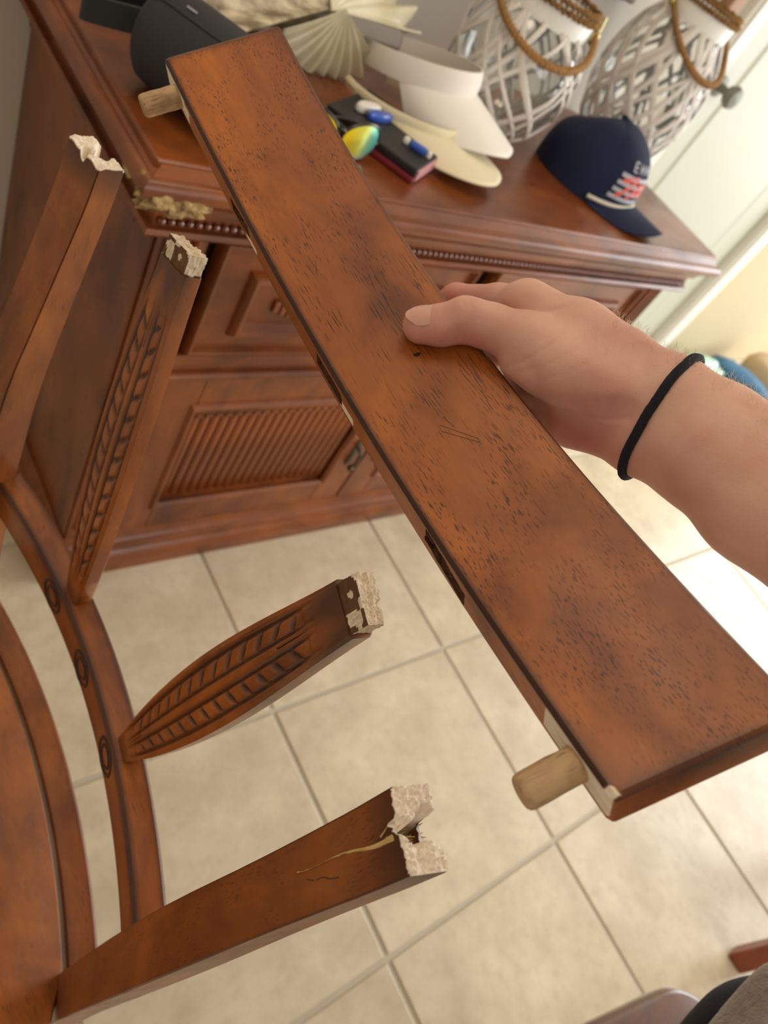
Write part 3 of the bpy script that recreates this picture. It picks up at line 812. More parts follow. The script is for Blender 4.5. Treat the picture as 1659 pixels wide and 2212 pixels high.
# giant clam shell
M['shell'] = plain('ivory_shell', sr(236, 230, 208), 0.35, bump=0.6, bscale=90, col2=sr(206, 196, 160), vscale=14, coat=0.3)
M['shell_out'] = plain('weathered_shell', sr(214, 200, 170), 0.8, bump=1.0, bscale=120, col2=sr(120, 104, 80), vscale=26, stretch=(1, 4, 1))
sh = empty('clam_shell', (0.0, 1.170, ZT))
tag(sh, 'large ivory fluted clam shell with wavy lips behind the dark speaker', 'shell')
def fan(name, origin, a0, a1, R0_, ribs, up, right, depth, mat, amp=0.010, bowl=0.05, lipw=0.0, n=160, m_=26, thick=0.004):
    """ribbed fan: radiates from origin; 'right' is the central direction, 'up' the normal"""
    o = Vector(origin); rt = Vector(right).normalized(); u = Vector(up).normalized(); sdv = u.cross(rt).normalized()
    V = []; F = []
    for side in (0, 1):
        for i in range(m_ + 1):
            t = i / m_
            for j in range(n + 1):
                a = a0 + (a1 - a0) * j / n; w = math.cos(ribs * 2 * math.pi * j / n)
                r = R0_ * t * (1 + 0.05 * math.cos(ribs * 2 * math.pi * j / n)) * (0.8 + 0.2 * math.cos((a - (a0 + a1) / 2)))
                h = amp * w * t ** 0.8 + bowl * math.sin(t * math.pi * 0.62) + lipw * w * t ** 6
                p = o + (rt * math.cos(a) + sdv * math.sin(a)) * r + u * (h - side * thick)
                V.append(p)
    q = (m_ + 1) * (n + 1)
    for i in range(m_):
        for j in range(n):
            a = i * (n + 1) + j; F.append((a, a + 1, a + n + 2, a + n + 1)); F.append((q + a, q + a + n + 1, q + a + n + 2, q + a + 1))
    for j in range(n): a = m_ * (n + 1) + j; F.append((a, a + 1, q + a + 1, q + a))
    for i in range(m_):
        for j in (0, n): a = i * (n + 1) + j; F.append((a, a + n + 1, q + a + n + 1, q + a))
    return mesh_obj(name, V, F, M[mat], sh, True)
# local to the empty at the sideboard top
fan('ribbed_lobe', (0.050, -0.062, 0.094), -0.95, 0.95, 0.118, 9, (0.10, -0.90, 0.42), (-0.10, 0.16, -0.90), 0, 'shell', amp=0.0085, bowl=0.022)
fan('wavy_lip', (0.030, -0.060, 0.086), -0.50, 1.15, 0.150, 6, (-0.15, -0.50, 0.85), (0.88, 0.34, 0.20), 0, 'shell', amp=0.004, bowl=0.014, lipw=0.010)
fan('long_valve', (0.060, -0.040, 0.090), -1.0, 0.50, 0.275, 5, (0.05, -0.72, 0.66), (-0.96, 0.05, 0.04), 0, 'shell_out', amp=0.007, bowl=0.016, lipw=0.006)
fan('upper_valve', (0.050, -0.030, 0.090), -1.35, 1.35, 0.170, 7, (0.0, -0.62, 0.75), (-0.10, 0.75, 0.62), 0, 'shell', amp=0.010, bowl=0.020, lipw=0.012)
mb = MB(); P = iv * (1 + 0.2 * vnoise(iv, 2, 3))[:, None] * np.array([0.115, 0.050, 0.040]) + np.array([-0.02, 0.0, 0.047]); mb.add(P, iff); mb.build('shell_body', M['shell_out'], sh, True)
for o in sh.children:
    zz_ = np.array([v.co.z for v in o.data.vertices]); 
    for v in o.data.vertices: v.co.z = max(v.co.z, 0.001); v.co.y = min(v.co.y, YW - 0.006 - 1.170)

# ------------------------------------------------------------------ broken chair (faces -x)
def apply_boolean(o, cutter_v, cutter_f, mat=None, solver='EXACT'):
    """cut a hole and bake the result"""
    c = mesh_obj('cutter', cutter_v, cutter_f, mat or o.data.materials[0])
    c.matrix_world = o.matrix_world
    md = o.modifiers.new('cut', 'BOOLEAN'); md.operation = 'DIFFERENCE'; md.object = c; md.solver = solver
    if hasattr(md, 'material_mode'): md.material_mode = 'TRANSFER'
    dg = bpy.context.evaluated_depsgraph_get(); dg.update()
    me = bpy.data.meshes.new_from_object(o.evaluated_get(dg)); o.modifiers.remove(md)
    o.data = me; bpy.data.objects.remove(c)


CH = empty('broken_chair', (-0.490, 0.367, 0.0), -0.036)
tag(CH, 'broken brown wooden dining chair at the left, backrest without its top rail, two carved splats', 'chair')
ZS = [0.0, 0.25, 0.45, 0.64, 0.75, 0.85, 0.95]
XFr = [0.010, -0.030, -0.042, -0.039, -0.032, -0.010, 0.010]     # front face
TH_ = [0.030, 0.032, 0.032, 0.031, 0.031, 0.024, 0.0195]           # front-to-back
YO = [0.212, 0.212, 0.216, 0.226, 0.232, 0.239, 0.2475]           # outer side
YI = [0.180, 0.180, 0.184, 0.192, 0.198, 0.207, 0.2135]           # inner side


def post(s, seed, front_dip, name='back_post'):
    """rear leg and back post in one piece with a torn top"""
    zs = list(np.linspace(0.0, 0.62, 14)) + list(np.linspace(0.64, 0.935, 30))
    nx, ny = 26, 40; V = []; F = []; dark = []; raw = []
    def smooth(z, A):
        return (interp(z, ZS, A) + interp(z - 0.03, ZS, A) + interp(z + 0.03, ZS, A)) / 3 if z > 0.04 else interp(z, ZS, A)
    def pt(i, j, z):
        u, v = i / nx, j / ny
        e = 0.0026                                # rounded corners
        x0, t = smooth(z, XFr), smooth(z, TH_); yo, yi = smooth(z, YO), smooth(z, YI); w = yo - yi
        cu, cv = (0.5 - u) * 2, (0.5 - v) * 2
        x = x0 + t * u - 0.30 * w * v * min(1.0, z / 0.3); y = yi + w * v + 0.30 * t * u * min(1.0, z / 0.3)
        if abs(cu) == 1 and abs(cv) == 1:
            x += 0.0009 * cu; y += 0.0009 * cv
        return x, y
    ring = [(0, j) for j in range(ny)] + [(i, ny) for i in range(nx)] + [(nx, j) for j in range(ny, 0, -1)] + [(i, 0) for i in range(nx, 0, -1)]
    for z in zs:
        for i, j in ring:
            x, y = pt(i, j, z); V.append((x, s * y, z))
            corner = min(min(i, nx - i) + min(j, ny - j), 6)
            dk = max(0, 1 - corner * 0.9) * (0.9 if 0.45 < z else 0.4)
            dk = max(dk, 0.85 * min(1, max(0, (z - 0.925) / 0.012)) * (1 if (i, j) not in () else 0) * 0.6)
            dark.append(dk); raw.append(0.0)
    m = len(ring)
    def top_h(i, j):
        u, v = i / nx, j / ny
        vn = v + 0.06 * math.sin(u * 9 + seed)
        notch = math.exp(-((vn - 0.50) / (0.09 + 0.13 * u)) ** 8)
        d = (front_dip + (0.030 - front_dip) * min(1, u * 1.2) ** 1.3) * notch
        n = vnoise(np.array([[u * 4, v * 7, seed]]), 1.0, seed)[0] * 0.0008 + vnoise(np.array([[u * 20, v * 34, seed]]), 1.0, seed + 5)[0] * 0.0009
        return 0.950 - d + n * (1 + 2.0 * notch) - 0.002 * (u > 0.9)
    base = len(V)
    for i in range(nx + 1):
        for j in range(ny + 1):
            z = top_h(i, j); x, y = pt(i, j, z); V.append((x, s * y, z)); dark.append(0.0); raw.append(1.0)
    idx = lambda i, j: base + i * (ny + 1) + j
    flip = s < 0
    def face(*q):
        F.append(tuple(q) if flip else tuple(q)[::-1])
    for a in range(len(zs) - 1):
        for k in range(m):
            l = (k + 1) % m; face(a * m + k, a * m + l, (a + 1) * m + l, (a + 1) * m + k)
    last = (len(zs) - 1) * m
    r2_ = len(V)                                   # separate raw rim so that varnish stops at a line
    for i, j in ring:
        z0 = top_h(i, j); x, y = pt(i, j, z0 - 0.0016); V.append((x, s * y, max(0.9365, z0 - 0.0018))); dark.append(0.75); raw.append(0.0)
    for k in range(m):
        l = (k + 1) % m
        face(last + k, last + l, r2_ + l, r2_ + k)
        (i, j), (i2, j2) = ring[k], ring[l]
        face(r2_ + k, r2_ + l, idx(i2, j2), idx(i, j))
    for i in range(nx):
        for j in range(ny): face(idx(i, j), idx(i + 1, j), idx(i + 1, j + 1), idx(i, j + 1))
    face(*range(m)[::-1])
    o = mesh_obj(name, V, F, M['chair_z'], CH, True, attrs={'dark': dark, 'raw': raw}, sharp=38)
    return o


postA = post(1, 3, 0.004); postB = post(-1, 8, 0.006)
postA['label'] = 'far back post with a pale torn end'; postB['label'] = 'near back post split open at its pale torn end'
# splinters standing out of the tears
def splinters(parent, spots, seed):
    mb = MB(); r = random.Random(seed)
    for (c, d, n, L_, spread) in spots:
        for k in range(n):
            p = Vector(c) + Vector([r.uniform(-1, 1) * q for q in spread]); dd = (Vector(d) + Vector([r.uniform(-0.35, 0.35) for _ in range(3)])).normalized()
            l = L_ * r.uniform(0.4, 1.1); w = r.uniform(0.0003, 0.0008)
            mid = p + dd * l * 0.5 + Vector([r.uniform(-1, 1) * 0.0008 for _ in range(3)])
            tube(mb, [p - dd * 0.002, mid, p + dd * l], w, 5, rfun=lambda t: 1 - 0.85 * t)
    o = mb.build('splinters', M['splinter'], parent); o['kind'] = 'stuff'
splinters(postA, [((0.010, 0.232, 0.938), (0.3, 0.1, 1), 9, 0.012, (0.005, 0.003, 0.001))], 1)
splinters(postB, [((0.018, -0.232, 0.930), (0.6, -0.3, 0.8), 16, 0.006, (0.004, 0.005, 0.001)), ((0.004, -0.229, 0.940), (0.1, 0.4, 1), 6, 0.005, (0.003, 0.003, 0.001))], 2)
# pale split line running down the near post
mb = MB(); rings = []
def post_front(y, z):
    s3 = lambda A: (interp(z, ZS, A) + interp(z - 0.03, ZS, A) + interp(z + 0.03, ZS, A)) / 3
    return s3(XFr) - 0.30 * (abs(y) - s3(YI))
for i in range(30):
    t = i / 29; z = 0.945 - 0.070 * t; y = -(0.2310 - 0.003 * t + 0.0008 * math.sin(t * 9)) + 0.006 * t; w = 0.0019 * (1 - t) ** 3.0 + 0.00010
    x = post_front(y, z) - 0.0002
    n_ = 0.0006 * vnoise(np.array([[t * 20, 0, 0]]), 1, 3)[0]
    rings.append([(x, y - w + n_, z), (x - 0.0004, y, z), (x, y + w * 0.7, z), (x + 0.001, y, z)])
mb.sweep(rings); mb.build('split', M['splinter'], postB)
mb = MB()
for pts in ([(-0.2335, 0.904), (-0.2322, 0.898), (-0.2300, 0.893), (-0.2296, 0.888)], [(-0.2292, 0.886), (-0.2272, 0.881)]):
    q = []
    for y, z in pts:
        q.append((post_front(y, z) - 0.0001, y, z))
    tube(mb, bez(q, 5) if len(q) > 2 else q, 0.00022, 5)
mb.build('crack', M['stain_and_gap_shade'], postB)


def bowed_bar(name, ys, z0, z1, x_fun, th, mat, parent, ch=0.0022, n=60, zcurve=None, dk=0.8):
    """bar along y following x_fun(y), rectangular with stained chamfers"""
    V = []; F = []; dark = []
    sec = []
    def line(a, b, k):
        for i in range(k): sec.append((a[0] + (b[0] - a[0]) * i / k, a[1] + (b[1] - a[1]) * i / k))
    c = ch
    C_ = [(0, c), (0, 1), (c, 1), (1, 1)]
    P = [(0, z0 + c), (0, z1 - c), (c, z1), (th - c, z1), (th, z1 - c), (th, z0 + c), (th - c, z0), (c, z0)]
    dkv = [dk * 0.5, dk, dk, dk * 0.8, dk * 0.8, 0.3, 0.3, dk * 0.5]
    secs = []; dks = []
    for k in range(8):
        a, b = P[k], P[(k + 1) % 8]; l = math.hypot(a[0] - b[0], a[1] - b[1]); kk = 5 if l > 0.006 else 1
        for i in range(kk):
            t = i / kk; secs.append((a[0] + (b[0] - a[0]) * t, a[1] + (b[1] - a[1]) * t)); dks.append(dkv[k] if i == 0 else 0.0)
    for i in range(n + 1):
        y = ys[0] + (ys[1] - ys[0]) * i / n; x = x_fun(y); dx = (x_fun(y + 1e-3) - x_fun(y - 1e-3)) / 2e-3
        l = math.hypot(1, dx); nx_, ny_ = 1 / l, -dx / l
        dz = zcurve(y) if zcurve else 0
        for (a, z), d in zip(secs, dks): V.append((x + nx_ * a, y + ny_ * a, z + dz)); dark.append(d)
    m = len(secs)
    for i in range(n):
        for j in range(m): F.append((i * m + j, i * m + (j + 1) % m, (i + 1) * m + (j + 1) % m, (i + 1) * m + j))
    F.append(tuple(range(m))[::-1]); F.append(tuple(n * m + j for j in range(m)))
    F = [f[::-1] for f in F]
    return mesh_obj(name, V, F, mat, parent, True, attrs={'dark': dark, 'raw': [0.0] * len(V)}, sharp=30)


lr = lambda y: -0.0235 + 0.0255 * (1 - (y / 0.195) ** 2)
cross = bowed_bar('cross_rail', (-0.200, 0.200), 0.600, 0.640, lr, 0.024, M['chair_y'], CH)
# square mortise left by the missing middle splat
def boxv(x0, x1, y0, y1, z0, z1, jag=0.0, seed=0):
    v = []; f = []
    n = 5; bm = bmesh.new(); bmesh.ops.create_cube(bm, size=1); bmesh.ops.subdivide_edges(bm, edges=bm.edges[:], cuts=n, use_grid_fill=True)
    P = np.array([q.co for q in bm.verts]); P = P * np.array([x1 - x0, y1 - y0, z1 - z0]) + np.array([(x0 + x1) / 2, (y0 + y1) / 2, (z0 + z1) / 2])
    if jag: P = P + jag * np.stack([vnoise(P, 260, seed), vnoise(P, 260, seed + 1), vnoise(P, 260, seed + 2)], 1)
    f = [[q.index for q in g.verts] for g in bm.faces]; bm.free(); return P, f
P, f = boxv(0.0055, 0.0185, -0.019, 0.015, 0.618, 0.652, 0.0010, 4)
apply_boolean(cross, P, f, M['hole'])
mb = MB(); mb.box(0.009, 0.0125, -0.016, -0.004, 0.6185, 0.630, b=0.0006); o = mb.build('tenon_scrap', M['splinter'], cross)
o.data.transform(Matrix.Translation((0.011, -0.01, 0.62)) @ Matrix.Rotation(0.5, 4, 'Z') @ Matrix.Translation((-0.011, 0.01, -0.62)))
# carved bullseye rings on the front face
for yc in (0.085, 0.012, -0.066):
    mb = MB()
    for R_, r_ in ((0.0148, 0.0019), (0.0092, 0.0014)):
        rings = []
        for a in np.linspace(0, 2 * math.pi, 41)[:-1]:
            ring = []
            for b in np.linspace(0, 2 * math.pi, 9)[:-1]:
                rr = R_ + r_ * math.cos(b); y = yc + rr * math.cos(a); z = 0.6195 + rr * math.sin(a)
                ring.append((lr(y) - 0.0002 + 0.0007 * math.sin(b), y, z))
            rings.append(ring)
        mb.sweep(rings, loop=True)
    mb.build('carved_ring', M['stain_and_gap_shade'], cross, True)
sr_ = lambda y: -0.040 + 0.0225 * (1 - (y / 0.195) ** 2) + 0.004
bowed_bar('seat_rail', (-0.182, 0.182), 0.395, 0.452, lambda y: sr_(y) + 0.0005, 0.026, M['chair_y'], CH, dk=0.35)

# splats ---------------------------------------------------------------
def splat(s):
    n, mm = 260, 56; LZ = 0.292
    V = []; F = []; dark = []; raw = []
    b0 = Vector((0.0125, 0.0710, 0.6395)); b1 = Vector((0.0365, 0.1280, 0.9455))
    def centre(t): return b0.lerp(b1, t) + Vector((-0.004 * math.sin(math.pi * t), 0, 0))
    pf_ = np.polyfit([0, 0.08, 0.2, 0.35, 0.5, 0.65, 0.8, 0.92, 1.0], [0.0100, 0.0140, 0.0187, 0.0222, 0.0236, 0.0229, 0.0200, 0.0170, 0.0156], 5)
    W2 = lambda t: float(np.polyval(pf_, t))
    thk = 0.0150
    def relief(t, u):
        """depth below the front face and stain"""
        fade = min(1, max(0, (t - 0.05) / 0.08)) * min(1, max(0, (0.93 - t) / 0.07))
        au = abs(u); conv = 1.0
        d = 0; st = 0
        for c0, w0, dp in ((0.72, 0.070, 0.0021), (0.185, 0.060, 0.0018)):
            k = math.exp(-((au - c0) / w0) ** 2); d += dp * k * fade; st = max(st, k * fade * 1.15)
        k = math.exp(-((au - 0.0) / 0.03) ** 2) * (1 if (t > 0.80 or t < 0.16) else 0); d += 0.0012 * k * fade; st = max(st, k * fade)
        if 0.20 < au < 0.70 and 0.10 < t < 0.90:
            q = (au - 0.20) / 0.50
            ph = t * 17 - 0.55 * q ** 1.2 + (0.3 if u > 0 else 0)
            fr_ = ph - math.floor(ph); k = math.exp(-((fr_ - 0.5) / 0.15) ** 2) * math.sin(math.pi * min(1, max(0, q * 1.0))) ** 0.6
            g = 1 if 0.14 < t < 0.87 else 0.4
            d += 0.0019 * k * g; st = max(st, k * 1.15 * g)
            d += 0.0004
        d += 0.0018 * max(0, au - 0.86) / 0.14
        st = max(st, 0.8 * min(1, max(0, (t - 0.86 - 0.03 * math.sin(u * 5)) / 0.12)))
        st = max(st, 0.5 * min(1, max(0, (0.06 - t) / 0.05)))
        return d, st
    secs = []
    for i in range(n + 1):
        t = i / n; c = centre(t); w = W2(t); tanv = (centre(min(1, t + .01)) - centre(max(0, t - .01))).normalized()
        ang = -0.09                       # faces the middle of the bowed back
        side = Vector((ang, 1, 0)); side = (side - tanv * side.dot(tanv)).normalized(); front = side.cross(tanv).normalized()
        if front.x > 0: front = -front
        for j in range(mm + 1):
            u = -1 + 2 * j / mm; d, st = relief(t, u)
            V.append(c + side * (u * w) + front * (thk / 2 - d)); dark.append(min(1, st + 0.25 * (abs(u) > 0.99))); raw.append(0)
        for u, f_, dk_ in ((1, -0.35, 0.0), (0.86, -0.5, 0.5), (0, -0.5, 0), (-0.86, -0.5, 0.5), (-1, -0.35, 0.0)):
            V.append(c + side * (u * w * 1.0) + front * (thk * f_)); dark.append(dk_); raw.append(0)
    m = mm + 6
    for i in range(n):
        for j in range(m): F.append((i * m + j, i * m + (j + 1) % m, (i + 1) * m + (j + 1) % m, (i + 1) * m + j))
    F.append(tuple(range(m))[::-1]); F.append(tuple(n * m + j for j in range(m)))
    if s > 0: pass
    V = [Vector((v.x, s * v.y, v.z)) for v in V]
    if s > 0: F = [f[::-1] for f in F]
    o = mesh_obj('splat', V, F, M['carve'], CH, True, attrs={'dark': dark, 'raw': raw}, sharp=42)
    o['label'] = 'far carved leaf splat' if s > 0 else 'near carved leaf splat'
    # bare tenon
    c1 = centre(1.0); tanv = (centre(1.0) - centre(0.98)).normalized(); side = Vector((-0.09, 1, 0)); side = (side - tanv * side.dot(tanv)).normalized(); front = side.cross(tanv).normalized()
    if front.x > 0: front = -front
    g = 22; V = []; F = []; raw = []; dark = []
    hw, ht, hl = 0.0134, 0.0064, 0.0145
    bm = bmesh.new(); bmesh.ops.create_cube(bm, size=1); bmesh.ops.subdivide_edges(bm, edges=bm.edges[:], cuts=g, use_grid_fill=True)
    P = np.array([q.co for q in bm.verts]) * 2; f = [[q.index for q in h.verts] for h in bm.faces]; bm.free()
    Q = P * np.array([ht, hw, hl / 2])
    nz = vnoise(Q, 420, 2) * 0.0005 + vnoise(Q, 1100, 3) * 0.0003
    L1 = np.linalg.norm(P, axis=1)[:, None]; Q = Q + (P / L1) * nz[:, None] * np.where(P[:, 2:3] > 0.98, 2.2, 1.0)
    Q[:, 2] -= np.where((P[:, 2] > 0.5) & (P[:, 0] < -0.6) & (P[:, 1] > 0.1), 0.0022, 0)
    dark = np.where((P[:, 0] > 0.96) & (vnoise(Q, 170, 9) > -0.05), 0.55, 0.0)
    dark = np.where((P[:, 2] < -0.80) & (vnoise(Q, 300, 12) > -0.2), 0.7, dark)
    P3 = []
    for q in Q:
        v = c1 + front * q[0] + side * q[1] + tanv * (q[2] + hl / 2 - 0.0008); P3.append(Vector((v.x, s * v.y, v.z)))
    if s > 0: f = f
    raw = np.where(dark > 0.3, 0.0, 1.0)
    t_ = mesh_obj('tenon', P3, f, M['raw_t'], o, True, attrs={'dark': dark * 0.9, 'raw': raw}, sharp=45)
    t_['label'] = 'bare pale wood tenon with old glue'
    bm = bmesh.new(); bm.from_mesh(t_.data); bmesh.ops.recalc_face_normals(bm, faces=bm.faces[:]); bm.to_mesh(t_.data); bm.free()
    return o


M['raw_t'] = wood('tenon_wood', sr(150, 108, 70), sr(100, 66, 40), axis=2, pores=0.3, rough=0.75, coat=0.0, bump=1.0, rawcol=sr(246, 230, 204), darkcol=sr(96, 62, 38))
splat(1); splat(-1)
for o in CH.children:
    if o.name.startswith(('splat', 'cross_rail', 'seat_rail', 'back_post')):
        bm = bmesh.new(); bm.from_mesh(o.data); bmesh.ops.recalc_face_normals(bm, faces=bm.faces[:]); bm.to_mesh(o.data); bm.free()

# seat, front legs, side rails
V = []; F = []
out = []
for k in range(25):
    y = -0.1825 + 0.365 * k / 24; out.append((sr_(y) - 0.0022 + 0.000, y))
out += [(-0.0545, 0.2165), (-0.0560, 0.222), (-0.25, 0.236), (-0.43, 0.240)] + [(-0.455 - 0.015 * math.cos(a), 0.225 * math.sin(a)) for a in np.linspace(1.2, -1.2, 15)] + [(-0.43, -0.240), (-0.25, -0.236), (-0.0560, -0.222), (-0.0545, -0.2165)]
mb = MB()
cx_ = -0.24
def ins(d): return [(cx_ + (x - cx_) * (1 - d / 0.22), y * (1 - d / 0.22)) for x, y in out]
mb.sweep([[(x, y, 0.432) for x, y in ins(0.002)], [(x, y, 0.436) for x, y in ins(0)], [(x, y, 0.451) for x, y in ins(0)], [(x, y, 0.4545) for x, y in ins(0.0012)], [(x, y, 0.4555) for x, y in ins(0.003)]])
mb.build('seat', M['chair_y'], CH, True, 30)
for s in (-1, 1):
    mb = MB(); tube(mb, [(-0.425, s * 0.195, 0.432), (-0.428, s * 0.195, 0.20), (-0.432, s * 0.195, 0.0)], 0.019, 4, rfun=lambda t: 1 - 0.25 * t)
    mb.build('front_leg', M['chair_z'], CH)
    mb = MB(); mb.box(-0.415, -0.030, s * 0.19 - 0.009, s * 0.19 + 0.009, 0.385, 0.4315, b=0.002); mb.build('side_rail', M['chair_x'], CH)

# ------------------------------------------------------------------ broken top rail held in the hand
MBR = Matrix([[-0.05876, 0.86005, -0.50682, -0.42005], [-0.99774, -0.03397, 0.05803, 0.35488], [0.03269, 0.50908, 0.8601, 1.04803], [0.0, 0.0, 0.0, 1.0]])
TR = empty('broken_top_rail', mat=MBR)
tag(TR, 'loose curved wooden chair top rail with two pale dowels, held in the hand', 'chair rail')
BOW, BL, BW, BT = -0.0363, 0.2475, 0.0400, 0.0220
def bowt(s): return BOW * (1 - (s / 0.25) ** 2)
nS = 240
sec = []; c = 0.0018
P = [(-BW, -c), (-BW + c, 0), (BW - c, 0), (BW, -c), (BW, -BT + c), (BW - c, -BT), (-BW + c, -BT), (-BW, -BT + c)]
dv = [1.0, 0.9, 0.5, 0.9, 0.6, 0.4, 0.2, 0.3]
ks = [1, 34, 1, 8, 1, 14, 1, 12]
for k in range(8):
    a, b = P[k], P[(k + 1) % 8]
    for i in range(ks[k]):
        t = i / ks[k]; sec.append((a[0] + (b[0] - a[0]) * t, a[1] + (b[1] - a[1]) * t, dv[k] if i == 0 else 0.0))
V = []; F = []; dark = []; raw = []; m = len(sec)
for i in range(nS + 1):
    s = -BL + 2 * BL * i / nS
    slope = -2 * BOW * s / 0.0625; l = math.hypot(1, slope)
    endr = 0.0012 * (1 if i in (0, nS) else 0)
    for (w, t, d) in sec:
        w2 = w * (1 - endr / BW) ; t2 = t + (-endr if t > -0.001 else 0)
        x = s - slope / l * t2 + (w2 + BW) / (2 * BW) * (0.0065 * max(0, (s - 0.15) / 0.1) ** 2 - 0.001 * max(0, (-s - 0.15) / 0.1) ** 2); z = bowt(s) + t2 / l
        V.append((x, w2, z))
        p = np.array([[x, w2, z]])
        dd = d
        if t > -1e-6 and abs(w) < BW:
            # worn dark stain hugging the edges of the face
            e1 = BW - abs(w); nse = 0.5 + 0.5 * vnoise(p, 90, 5)[0]
            dd = max(dd, (0.75 if w < 0 else 0.6) * math.exp(-(e1 / (0.0012 + 0.0022 * nse)) ** 2))
            e2 = BL - abs(s); dd = max(dd, 0.85 * math.exp(-(e2 / (0.0016 + 0.004 * nse)) ** 2))
            if s > 0.18: dd = max(dd, 0.5 * math.exp(-((e1) / 0.012) ** 2) * (0.5 + 0.5 * vnoise(p, 60, 8)[0]))
        rw = 0.0; inner = 0 < i < nS
        if w < -BW + 1e-5 and -BT + 0.0035 < t < -0.0028:
            e = BL - abs(s); lim = (0.034 if s < 0 else 0.040) + 0.006 * vnoise(p, 200, 2)[0]
            if e < lim: rw = 1.0
            if s < 0 and 0.104 < -s < 0.121 and t < -0.013: rw = 1.0
            if abs(s - 0.021) < 0.0085 and t < -0.0125: rw = 1.0
        if abs(w) > BW - 0.004 and t > -0.002 and w < 0 and s > BL - 0.0045: rw = 1.0
        if w > BW - 0.012 and w < BW - 0.006 and t > -1e-6 and s > BL - 0.003: rw = 1.0
        if not inner: rw = 0.0
        dark.append(0.0 if rw else min(1, dd)); raw.append(rw)
for i in range(nS):
    for j in range(m): F.append((i * m + j, i * m + (j + 1) % m, (i + 1) * m + (j + 1) % m, (i + 1) * m + j))
F.append(tuple(range(m))[::-1]); F.append(tuple(nS * m + j for j in range(m)))
bd = mesh_obj('rail_board', V, F, M['rail'], None, True, attrs={'dark': dark, 'raw': raw}, sharp=25)
bm = bmesh.new(); bm.from_mesh(bd.data); bmesh.ops.recalc_face_normals(bm, faces=bm.faces[:]); bm.to_mesh(bd.data); bm.free()
for k, (s, hl, hw) in enumerate(((-0.130, 0.015, 0.0048), (0.0, 0.0165, 0.0050), (0.130, 0.0185, 0.0058))):
    P_, f_ = boxv(s - hl, s + hl, -BW - 0.01, -BW + 0.009, bowt(s) - BT / 2 - hw, bowt(s) - BT / 2 + hw, 0.0011, 20 + k)
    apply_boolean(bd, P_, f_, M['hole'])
bd.parent = TR
for s in (-1, 1):
    mb = MB(); n = 28; rings = []; R_ = 0.0071; L0 = 0.0245
    prof = [(-0.004, 0.97), (0, 1.0), (0.005, 1.0), (0.010, 0.99), (0.015, 1.0), (0.020, 1.0), (L0 - 0.0025, 0.99), (L0 - 0.0008, 0.93), (L0, 0.82), (L0, 0.0)]
    sx = s * 0.2305
    for y, k in prof:
        ring = []
        for j in range(n):
            a = 2 * math.pi * j / n; rr = R_ * k * (1 + 0.012 * math.cos(13 * a))
            if y < 0.011 and y >= 0: rr *= 1 + 0.05 * vnoise(np.array([[a * 2, y * 400, s]]), 1, 6)[0]
            ring.append((sx + rr * math.cos(a), -BW - y, bowt(sx) - BT / 2 + rr * math.sin(a)))
        rings.append(ring)
    mb.sweep(rings, cap=False); o = mb.build('dowel', M['raw_y'], TR, True, 40)
    o.data.attributes.new('raw', 'FLOAT', 'POINT').data.foreach_set('value', [0.0] * len(o.data.vertices))
    b2 = bmesh.new(); b2.from_mesh(o.data); bmesh.ops.recalc_face_normals(b2, faces=b2.faces[:]); b2.to_mesh(o.data); b2.free()
# torn fibres in the mortises, scratches and a dent in the face
mb = MB(); r = random.Random(5)
for s, hl in ((0.0, 0.012), (0.130, 0.015), (-0.13, 0.012)):
    for k in range(46 if s > 0.05 else 26):
        x = s + r.uniform(-hl, hl); z = bowt(s) - BT / 2 + r.uniform(-0.0045, 0.0045); l = r.uniform(0.002, 0.007)
        d = Vector((r.choice((-1, 1)), r.uniform(-0.5, 0.5), r.uniform(-0.3, 0.3))).normalized()
        p = Vector((x, -BW + 0.001 + r.uniform(0.0, 0.005), z)); tube(mb, [p, p + d * l * 0.5 + Vector((0, -0.0005, 0)), p + d * l], r.uniform(0.0002, 0.0006), 4, rfun=lambda t: 1 - 0.6 * t)
o = mb.build('torn_fibres', plain('torn_brown_fibres', sr(132, 84, 56), 0.8, var=0.5, vscale=300), TR); o['kind'] = 'stuff'
mb = MB()
for (s0, w0, s1, w1) in ((-0.075, -0.018, -0.064, -0.017), (-0.072, -0.015, -0.061, -0.019), (0.062, -0.006, 0.079, 0.007), (0.066, -0.007, 0.081, 0.006), (0.058, -0.002, 0.067, 0.000), (0.005, 0.008, 0.016, 0.010)):
    pts = [(s0 + (s1 - s0) * t, w0 + (w1 - w0) * t, bowt(s0 + (s1 - s0) * t) + 0.00002) for t in np.linspace(0, 1, 6)]; tube(mb, pts, 0.00016, 4)
for k in range(9):
    a = 2 * math.pi * k / 9
b0 = len(mb.v); mb.sweep([[(0.0150 + 0.0014 * q * math.cos(a), 0.0060 + 0.0022 * q * math.sin(a) * (1 + 0.3 * math.cos(3 * a)), bowt(0.015) + zz) for a in np.linspace(0, 2 * math.pi, 11)[:-1]] for q, zz in ((1.0, -0.0003), (0.9, 0.00012), (0.3, 0.00015))])
o = mb.build('scratches', M['stain_and_gap_shade'], TR); o['kind'] = 'stuff'

